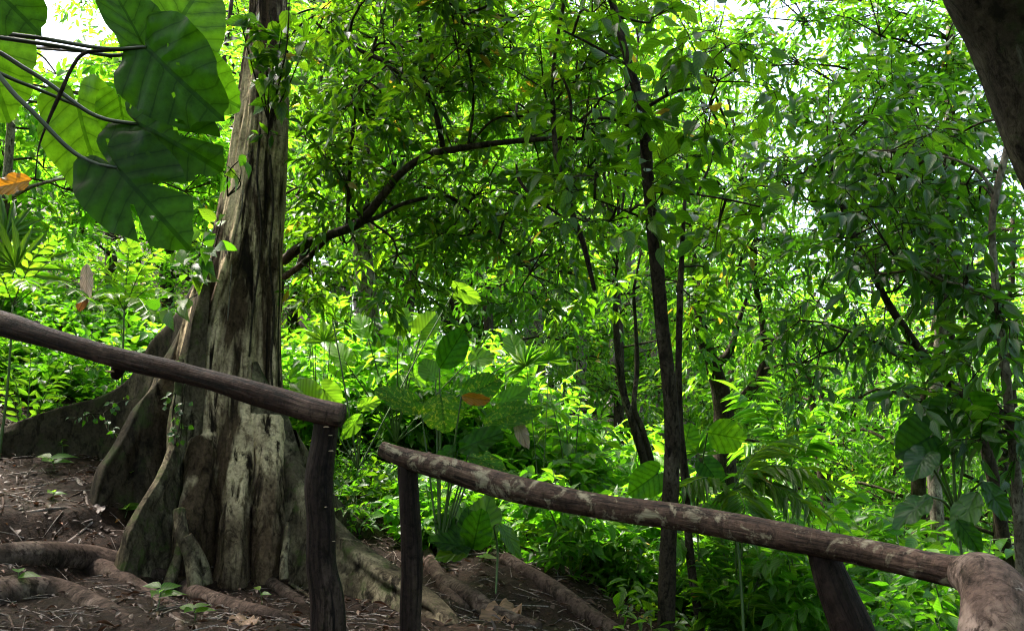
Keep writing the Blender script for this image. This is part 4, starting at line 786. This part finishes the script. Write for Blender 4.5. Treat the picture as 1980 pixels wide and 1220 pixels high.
plant('spotted_leaf_plant', 'broad-leaved plant with yellow-spotted leaves behind the top of the lower rail', b, [],
      [(*L2((850, 712), (905, 632), 7.0, .05), .62, LF_BIG, OBLONG, .5, {'frm': fm, 'tilt': (.3, 0, 0), 'label': 'tall upright plain green leaf'}),
       (*L2((815, 800), (733, 738), 6.9, -.1), .52, LF_SPOT, OBLONG, .4, {'frm': fm, 'tilt': (0, 0, .8), 'droop': .3}),
       (*L2((852, 762), (862, 838), 6.8, -.1), 1.1, LF_SPOT, ROUND, .7, {'frm': fm, 'tilt': (0, 0, .4)}),
       (*L2((890, 775), (975, 722), 6.9, .1), .58, LF_SPOT, OBLONG, .2, {'frm': fm, 'tilt': (.2, 0, .4)}),
       (*L2((935, 820), (1052, 778), 6.9, .1), .48, LF_SPOT, OBLONG, .3, {'frm': fm, 'tilt': (.2, 0, .7)}),
       (*L2((885, 872), (975, 826), 6.7, -.1), .5, LF_BIG, OBLONG, .1, {'frm': fm, 'tilt': (0, 0, .6)}),
       (*L2((960, 790), (1030, 742), 7.1, .1), .5, LF_BRIGHT, OBLONG, .6, {'frm': fm, 'tilt': (.2, 0, .5)}),
       (*L2((880, 860), (835, 905), 6.7, -.1), .5, LF_BIG, OBLONG, .3, {'frm': fm, 'tilt': (0, 0, .9)}),
       (*L2((905, 880), (985, 905), 6.6, -.2), .46, LF_SPOT, OBLONG, .3, {'frm': fm, 'tilt': (0, 0, .9), 'droop': .25}),
       (*L2((892, 766), (952, 778), 6.75, 0), .42, LF_ORANGE, OBLONG, .5, {'frm': fm, 'tilt': (0, 0, -.3), 'fold': .45, 'label': 'withered orange leaf'}),
       (*L2((842, 735), (812, 690), 7.1, .1), .7, LF_BRIGHT, ROUND, .7, {'frm': fm})])
b = G(912, 6.7, -.05)
plant('paddle_leaf_plant', 'low plant with brownish green paddle leaves under the lower rail', b, [],
      [(*L2((912, 1062), (905, 975), 6.65, .1), .6, LF_BIG, ROUND, .15, {'tilt': (0, 0, .2)}), (*L2((914, 1062), (930, 985), 6.65, -.1), .7, LF_BIG, ROUND, .3, {'tilt': (0, 0, .2)}), (*L2((920, 1050), (955, 950), 6.75, .2), .66, LF_CANOPY, ROUND, .8, {'tilt': (.3, 0, .2)}),
       (*L2((908, 1062), (835, 1035), 6.5, -.2), .5, LF_BIG, OBLONG, .1, {'tilt': (0, 0, .8)}), (*L2((905, 1065), (842, 1072), 6.5, -.2), .55, LF_CANOPY, OBLONG, .8, {'tilt': (0, 0, .9)}), (*L2((900, 1050), (838, 985), 6.7, .1), .5, LF_BIG, OBLONG, .2, {'tilt': (0, 0, .6)}),
       (*L2((918, 1058), (870, 965), 6.8, .2), .5, LF_CANOPY, OBLONG, .6, {'tilt': (0, 0, .4)})])
b = G(960, 6.8, -.02)
plant('drooping_leaf_plant', 'single glossy grey-blue drooping leaf on a thin stalk below the lower rail', b, [pp((962, 1060, 6.75), (955, 1020, 6.7), (965, 1012, 6.6))], [(*L2((965, 1012), (1013, 1078), 6.6, -.1), .42, LF_GLOSS, OBLONG, .9, {'tilt': (-.2, 0, 1.6)})])
b = G(1345, 6.9, -.05); fm = P(1345, 990, 6.85)
plant('round_leaf_plant', 'plant with big round veined leaves on either side of the slender pole', b, [[fm]],
      [(*L2((1368, 836), (1450, 852), 6.7, 0), .82, LF_BIG, ROUND, .85, {'frm': fm, 'fold': .05}), (*L2((1322, 870), (1336, 815), 6.9, 0), .9, LF_BIG, ROUND, .95, {'frm': fm}), (*L2((1268, 918), (1212, 958), 6.6, 0), .95, LF_BIG, HEART, .7, {'frm': fm}), (*L2((1365, 900), (1400, 945), 6.5, -.1), .9, LF_BIG, HEART, .3, {'frm': fm, 'tilt': (0, 0, .5)})])
b = G(1860, 4.9, -.05); fm = P(1850, 1000, 4.85)
plant('heart_leaf_plant', 'tall plant with dark heart-shaped leaves above the bent log', b, [[fm, P(1846, 860, 4.85)]],
      [(*L2((1798, 845), (1738, 880), 4.8, -.1), 1.15, LF_BIG, HEART, .2, {'frm': fm}), (*L2((1836, 785), (1800, 832), 4.9, 0), 1.1, LF_BIG, HEART, .15, {'frm': fm}), (*L2((1880, 780), (1925, 838), 4.85, 0), .95, LF_BIG, HEART, .45, {'frm': fm}),
       (*L2((1788, 880), (1760, 925), 4.7, -.1), .9, LF_GLOSS, HEART, .5, {'frm': fm, 'tilt': (0, 0, .6)}), (*L2((1890, 950), (1840, 1040), 4.6, -.1), .5, LF_GLOSS, OBLONG, .8, {'frm': fm, 'tilt': (-.4, 0, 1.0)}), (*L2((1900, 930), (1960, 1010), 4.6, -.1), .5, LF_GLOSS, OBLONG, .3, {'frm': fm, 'tilt': (.2, 0, .7)}),
       (*L2((1800, 960), (1725, 1010), 4.6, -.1), .5, LF_GLOSS, OBLONG, .6, {'frm': fm, 'tilt': (-.2, 0, .9)}), (*L2((1850, 1005), (1905, 1070), 4.5, -.1), .55, LF_BIG, OBLONG, .4, {'frm': fm, 'tilt': (0, 0, .9)})])
b = G(700, 8.6, -.03); fm = b + [0, 0, .4]
plant('pale_leaf_plant', 'plant with broad bright yellow-green leaves beside the right trunk edge', b, [],
      [(*L2((600, 770), (560, 738), 8.2, .1), 1.1, LF_BRIGHT, HEART, .9, {'frm': fm}), (*L2((625, 752), (660, 790), 8.3, 0), 1.0, LF_BRIGHT, HEART, .8, {'frm': fm}), (*L2((640, 600), (600, 565), 8.8, 0), .9, LF_BRIGHT, ROUND, .8, {'frm': fm}), (*L2((880, 560), (935, 585), 9.2, 0), .6, LF_BRIGHT, HEART, .85, {'frm': fm}), (*L2((700, 800), (660, 850), 8.3, -.1), .5, LF_BRIGHT, OBLONG, .7, {'frm': fm}), (*L2((690, 790), (740, 770), 8.4, 0), .5, LF_BRIGHT, OBLONG, .8, {'frm': fm})])

b = G(770, 9.4, -.03); fm = b + [0, 0, .5]
plant('broad_leaf_plant', 'plant with glowing broad leaves high in the sunny thicket left of the spotted plant', b, [],
      [(*L2(p, q, 9.1, .1), wd, LF_BRIGHT, ou, tn, {'frm': fm, 'tilt': (.2, 0, tl)}) for p, q, wd, ou, tn, tl in [((668, 700), (640, 655), .8, HEART, .8, .3), ((712, 655), (690, 600), .7, ROUND, .7, .2), ((770, 650), (790, 590), .6, OBLONG, .8, .2), ((815, 640), (850, 600), .9, HEART, .9, .4), ((905, 700), (960, 680), .7, ROUND, .8, .6), ((745, 720), (700, 745), .6, OBLONG, .6, .7), ((790, 720), (830, 745), .6, OBLONG, .7, .7), ((1000, 690), (985, 640), .8, ROUND, .8, .3)]])

# palms: fan leaves and feathery fronds
def fan_leaf(parent, hub, rad, mat, frm, r, nseg=14, spread=1.75, up=(0, 0, 1), tone=.6, wr=.2):
    f = to_cam(hub) + r.normal(0, .45, 3) + [0, 0, .5]; u = nrm(np.array(up) - f * np.dot(up, f) / np.dot(f, f)); s = nrm(np.cross(u, f))
    a = np.linspace(-spread / 1, spread / 1, nseg); d = np.cos(a)[:, None] * u + np.sin(a)[:, None] * s + nrm(f) * .15
    m = MB(); add_leaves(m, LANCE, np.repeat(hub[None], nseg, 0), d, nrm(f) + r.normal(0, .3, (nseg, 3)), rad * r.uniform(.8, 1.05, nseg), rad * wr, np.clip(tone + r.normal(0, .12, nseg), 0, 1)); o = m.build('leaf', [mat], parent)
    m = MB(); tube(m, [frm, (frm + hub) / 2 + [0, 0, .05], hub], [.007, .005, .004], 6, 20); m.build('petiole', [ST_GREEN], o)
def fan_palm(label, base, hubs, rad, mat, seed, tone=.7, **kw):
    r = np.random.default_rng(seed); t = thing('fan_palm', label, 'palm', base); m = MB(); top = base + [0, 0, .3]; tube(m, [base, top], [.03, .02], 8, 8, rough=.004); m.build('stem', [BK_TWIG], t)
    for h in hubs: fan_leaf(t, h, rad * r.uniform(.85, 1.1), mat, top, r, tone=tone, up=nrm(np.array([r.normal(0, .4), 0, 1])), **kw)
fan_palm('small fan palm with bright spiky leaves above the spotted plant', G(1045, 8.8, -.05), pp((1018, 708, 8.6), (1062, 698, 8.7)), .30, LF_BRIGHT, 301)
fan_palm('fan palm with spiky leaves right of the slender pole', G(1335, 7.6, -.05), pp((1350, 875, 7.4), (1425, 985, 7.2)), .28, LF_BRIGHT, 303)
fan_palm('yellowish whorled plant in the sunny thicket beside the trunk', G(632, 9.0, -.05), pp((627, 660, 8.8), (640, 640, 8.9)), .26, LF_BRIGHT, 304, tone=.95, nseg=7, wr=.3, spread=1.5)
fan_palm('grey-green fan palm with long folded leaves at the left edge', G(-30, 8.6, -.05), pp((10, 460, 8.4), (30, 520, 8.2)), .55, LF_GLOSS, 305, tone=.9, spread=2.0, wr=.12)
def frond(parent, pts, r, mat, ll, n=16, wr=.2, droop=.35, tone=.5, name='frond', T=LANCE, rad=.006, term=True):
    c = catmull(np.array(pts), 60); tn = nrm(np.gradient(c, axis=0)); i = np.linspace(10, 58, n).astype(int)
    m = MB(); tube(m, c[::6], [rad, rad * .8, rad * .4], 5, 30, mat=1)
    side = nrm(np.cross(tn[i], np.array([0, 0, 1.]))); up = np.cross(side, tn[i])
    for sg in (-1, 1):
        k = np.sin(np.pi * np.linspace(.15, .92, n)) * .5 + .5
        add_leaves(m, T, c[i], tn[i] * .75 + sg * side - np.array([0, 0, droop]) + r.normal(0, .1, (n, 3)), up + r.normal(0, .2, (n, 3)), ll * k * r.uniform(.85, 1.1, n), ll * wr, np.clip(tone + r.normal(0, .15, n), 0, 1))
    if term: add_leaves(m, T, c[-1:], tn[-1:], up[-1:], ll * .8, ll * wr, tone)
    m.build(name, [mat, ST_GREEN], parent)
def feather(name, label, base, tips, mat, ll, seed, n=16, wr=.14, lift=.35, tone=.5, cat='palm', droop=.35, T=LANCE, frm=None):
    r = np.random.default_rng(seed); t = thing(name, label, cat, base); st = base if frm is None else frm
    if frm is not None:
        m = MB(); tube(m, [base, (base + frm) / 2 + [.02, 0, 0], frm], [.014, .011, .008], 7, 20); m.build('stem', [ST_GREEN], t)
    for tp in tips:
        mid = (st + tp) / 2 + np.array([0, 0, lift * np.linalg.norm(tp - st) * .5]); frond(t, [st, mid, tp], r, mat, ll, n, wr, droop, tone, T=T)
feather('feather_palm', 'feathery palm frond fanning out above the rail right of the slender pole', G(1415, 6.4, -.05), pp((1545, 905, 6.2), (1560, 975, 6.0), (1510, 850, 6.5), (1320, 940, 6.2), (1450, 1010, 5.9), (1600, 930, 6.4)), LF_CANOPY, .34, 311, n=15, wr=.12, tone=.75, frm=P(1415, 950, 6.4))
feather('feather_palm', 'low feathery palm in the dark hollow under the lower rail post', G(1420, 6.9, -.05), pp((1330, 1060, 6.7), (1500, 1060, 6.6), (1540, 1130, 6.4), (1300, 1110, 6.6), (1410, 1040, 6.9), (1450, 1150, 6.3), (1360, 1140, 6.4)), LF_CANOPY, .26, 312, n=18, wr=.13, tone=.55)
feather('feather_palm', 'bright palm with long drooping leaflets behind the right thicket', G(1530, 7.6, -.05), pp((1430, 760, 7.6), (1500, 740, 7.8), (1600, 780, 7.5), (1440, 860, 7.4), (1570, 850, 7.3)), LF_BRIGHT, .36, 315, n=15, wr=.13, tone=.6, frm=P(1530, 900, 7.6), droop=.5)
feather('compound_leaf_plant', 'plant with bright compound leaves above the upper rail at far left', G(20, 7.6, -.05), pp((150, 498, 7.3), (185, 590, 7.0), (95, 470, 7.5), (-20, 520, 7.3), (60, 555, 7.0)), LF_BRIGHT, .16, 316, n=8, wr=.36, tone=.75, cat='plant', droop=.15, frm=P(25, 590, 7.6))
feather('compound_leaf_plant', 'plant with bright compound leaves between the dry hanging leaf and the trunk', G(240, 8.3, -.05), pp((305, 490, 8.1), (180, 500, 8.2), (335, 570, 7.9), (290, 610, 7.7), (200, 570, 7.9), (250, 475, 8.3)), LF_BRIGHT, .17, 317, n=8, wr=.36, tone=.8, cat='plant', droop=.15, frm=P(240, 600, 8.3))
feather('compound_leaf_plant', 'small fern-like plant with bright leaflets under the upper rail at far left', G(70, 8.0, -.05), pp((10, 690, 7.8), (130, 680, 7.8), (60, 660, 8), (120, 730, 7.5), (0, 740, 7.6)), LF_BRIGHT, .13, 318, n=9, wr=.34, tone=.7, cat='plant', droop=.2)
# leafy branch leaning against the left trunk edge and climbers on the trunk
def climber(label, base, ends, leafs, mat, L, seed, T=OVATE, wr=.52, droop=.5):
    r = np.random.default_rng(seed); t = thing('climbing_vine', label, 'vine', base); ms = MB(); mf = MB()
    for e in ends:
        pts = [base, (base + e) / 2 + r.normal(0, .05, 3), e]; tube(ms, pts, [.008, .006, .003], 6, 24, rough=.002); q = catmull(np.array(pts), 30)
        n = leafs; idx = r.integers(8, 30, n); d = nrm(r.normal(0, 1, (n, 3)) + [0, -.5, 0]); sticks(mf, q[idx], q[idx] + d * .05, .002, .0015, mat=1)
        add_leaves(mf, T, q[idx] + d * .05, d + [0, 0, -droop], r.normal(0, .4, (n, 3)) + [0, -.5, .6], L * r.uniform(.6, 1.15, n), L * wr * r.uniform(.8, 1.1, n), r.uniform(0, 1, n))
    ms.build('stem', [BK_TWIG], t); mf.build('foliage', [mat, ST_GREEN], t)
climber('leafy vine against the left edge of the trunk below the giant leaves', P(400, 560, 6.9), pp((385, 480, 6.7), (430, 420, 6.75), (350, 520, 6.6), (320, 600, 6.7), (400, 440, 6.6)), 7, LF_BRIGHT, .20, 321)
climber('few-leaved vine climbing the trunk beside the giant leaf tips', P(440, 380, 6.8), pp((465, 300, 6.7), (440, 320, 6.6), (490, 290, 6.7)), 3, LF_BRIGHT, .17, 322)
climber('leafy vine high on the trunk where it leaves the picture', P(520, 240, 6.7), pp((505, 140, 6.65), (495, 40, 6.6), (520, 20, 6.65), (545, 60, 6.65), (470, 20, 6.6), (560, -10, 6.5), (600, 60, 6.6), (450, -20, 6.5), (535, 110, 6.6)), 12, LF_CANOPY, .18, 323)
climber('small dark-leaved creeper on the mossy buttress edge', P(338, 860, 6.3), pp((340, 760, 6.45), (345, 700, 6.6), (350, 800, 6.4)), 12, LF_GLOSS, .055, 324, wr=.7)
climber('dark creeper with tiny leaves on the long plank buttress', P(200, 800, 7.6), pp((140, 810, 7.5), (260, 770, 7.55), (230, 840, 7.3)), 10, LF_GLOSS, .06, 325, wr=.7)
# seedlings on the bare slope
def seedling(label, base, h, L, n, seed, mat=LF_BRIGHT, T=OVATE, wr=.42):
    r = np.random.default_rng(seed); t = thing('seedling', label, 'seedling', base); top = base + [r.normal(0, .02), r.normal(0, .02), h]
    m = MB(); tube(m, [base - [0, 0, .02], (base + top) / 2 + [.01, 0, 0], top], [.004, .003, .002], 5, 10); m.build('stem', [ST_GREEN], t)
    for k in range(n):
        a = k * 2.4 + r.uniform(-.3, .3); p = base + (top - base) * (.55 + .45 * (k + 1) / n); m = MB()
        add_leaves(m, T, p[None], np.array([[math.cos(a), math.sin(a), .25]]), np.array([[r.normal(0, .2), -.45, 1.]]), L * r.uniform(.7, 1.1), L * wr, r.uniform(.4, 1)); m.build('leaf', [mat], t)
for i, (px, py, h, L, n, lab) in enumerate([(105, 915, .10, .15, 5, 'bright leafy seedling on the slope below the plank buttress'), (200, 862, .10, .15, 5, 'seedling with long leaves in front of the plank buttress'), (255, 958, .16, .15, 4, 'tall pale seedling in front of the dark leaning buttress'), (240, 1000, .06, .13, 4, 'seedling at the left foot of the mossy buttress'),
      (32, 1150, .10, .12, 2, 'two-leaved seedling on the surface root at lower left'), (300, 1185, .10, .12, 5, 'seedling with narrow leaves in the foreground soil'), (325, 1062, .05, .10, 4, 'small seedling between the mossy buttress and the little forked root'), (100, 968, .05, .10, 3, 'low seedling beside fallen leaves at the left'),
      (220, 745, .10, .22, 5, 'seedling with wide leaves on the plank buttress under the bracket mushroom'), (505, 1180, .10, .08, 2, 'thin seedling near the dark post foot'), (375, 1200, .05, .10, 4, 'flat seedling in the foreground between root and post'), (540, 1085, .06, .06, 3, 'tiny seedling at the right trunk foot'), (120, 885, .12, .06, 4, 'tiny round-leaved seedling against the plank buttress'), (930, 1090, .05, .10, 4, 'yellow-green seedling among roots below the lower rail')]):
    b = hit(px, py); seedling(lab, b, h * 1.3, L * 1.35, n, 400 + i)
# single dead leaves
def dead(label, base, tip, wid, mat, tone, tilt=(0, 0, 0), out=OBLONG, **kw):
    m = MB(); leaf_mesh(m, base, tip, to_cam(base) + np.array(tilt), wid, out, rnd=tone, rings=6, **kw); tag(m.build('dead_leaf', [mat], None, loc=base), label, 'leaf')
dead('pinkish white dry leaf hanging on the left slope', P(167, 510, 7.4), P(168, 588, 7.35), .3, LF_DEAD, 1.0, fold=.9, droop=.3, wav=.05)
dead('brown curled leaf hanging below the pinkish dry leaf', P(166, 570, 7.4), P(150, 605, 7.4), .5, LF_DEAD, .3, fold=.5)
dead('big orange-brown leaf at the left edge under the giant leaves', P(62, 350, 7.6), P(-25, 362, 7.6), .5, LF_ORANGE, .3, tilt=(0, 0, .4))
dead('dry pale brown leaf hanging among the plants left of the fan palm', P(998, 812, 7.0), P(1022, 870, 6.95), .42, LF_DEAD, .95, fold=.9, droop=.5, wav=.07)
dead('large curled brown leaf on the ground below the lower rail', hit(1005, 1190) + [0, 0, .06], hit(925, 1200) + [0, 0, .03], .55, LF_DEAD, .55, tilt=(0, 0, 2.0), wav=.07)
dead('flat pinkish brown leaf on the soil left of the dark post', hit(485, 1206) + [0, 0, .03], hit(450, 1212) + [0, 0, .02], .6, LF_DEAD, .6, tilt=(0, 0, 2.0), wav=.05)
dead('orange fallen leaf near the left edge of the bare slope', hit(28, 1026) + [0, 0, .03], hit(4, 1010) + [0, 0, .03], .5, LF_ORANGE, .2, tilt=(0, 0, 1.5))
dead('small orange fallen leaf on the earth ledge left of the mossy buttress', hit(232, 1012) + [0, 0, .03], hit(212, 1016) + [0, 0, .03], .5, LF_ORANGE, .4, tilt=(0, 0, 1.5))
dead('pale grey fallen leaf on the slope left of the buttresses', hit(200, 985) + [0, 0, .03], hit(172, 995) + [0, 0, .02], .6, LF_LITTER, .8, tilt=(0, 0, 1.8))
dead('white turned-up leaf in the plants behind the lower rail end', P(830, 800, 7.4), P(796, 806, 7.4), .55, LF_GLOSS, .9, tilt=(-.3, 0, 2.2))
# fallen logs and roots right of the dark posts
def flog(label, pts, rad, seed):
    m = MB(); tube(m, pts, rad, 14, 70, rough=.02, freq=7, seed=seed); tag(m.build('fallen_log', [BK_SOILROOT], None, loc=pts[0]), label, 'log')
flog('long fallen log sloping down to the right under the lower rail', [hit(975, 1088) + [0, 0, .03], hit(1060, 1140) + [0, 0, .03], hit(1130, 1190) + [0, 0, .02], hit(1190, 1225)], [.06, .075, .07, .06], 91)
flog('short grey fallen log lying left of the longer one', [hit(855, 1130) + [0, 0, .02], hit(905, 1160) + [0, 0, .03], hit(960, 1190), hit(1040, 1215)], [.06, .075, .07, .05], 92)
flog('rough pinkish log just right of the lower rail top post', [hit(815, 1050) + [0, 0, .02], hit(835, 1100) + [0, 0, .03], hit(870, 1150), hit(900, 1180)], [.05, .065, .065, .05], 93)

# unseen leaf ring added for the surrounding wood, to shade the foreground
m = MB(); r = np.random.default_rng(90); n = 19000
a = np.concatenate([r.uniform(.66, math.pi, n // 2), r.uniform(-math.pi, -.66, n // 2)]); R = r.uniform(7.5, 13, n); x = np.sin(a) * R; y = np.cos(a) * R
z = H0(x, y) + 13 * r.uniform(0, 1, n)
kind = vnoise(np.stack([x * .5, y * .5, z * .5], -1), 8); k = (kind > -.45)
pos = np.stack([x, y, z], -1)[k]; n = len(pos)
add_leaves(m, FAR, pos, r.normal(0, 1, (n, 3)), r.normal(0, .5, (n, 3)) + [0, 0, .8], r.uniform(.3, .6, n), r.uniform(.15, .3, n), r.uniform(0, 1, n))
tag(m.build('unseen_shade_wood', [LF_CANOPY]), 'unseen leaf mass of the wood around the path, added to shade the foreground', 'wood', kind='stuff')
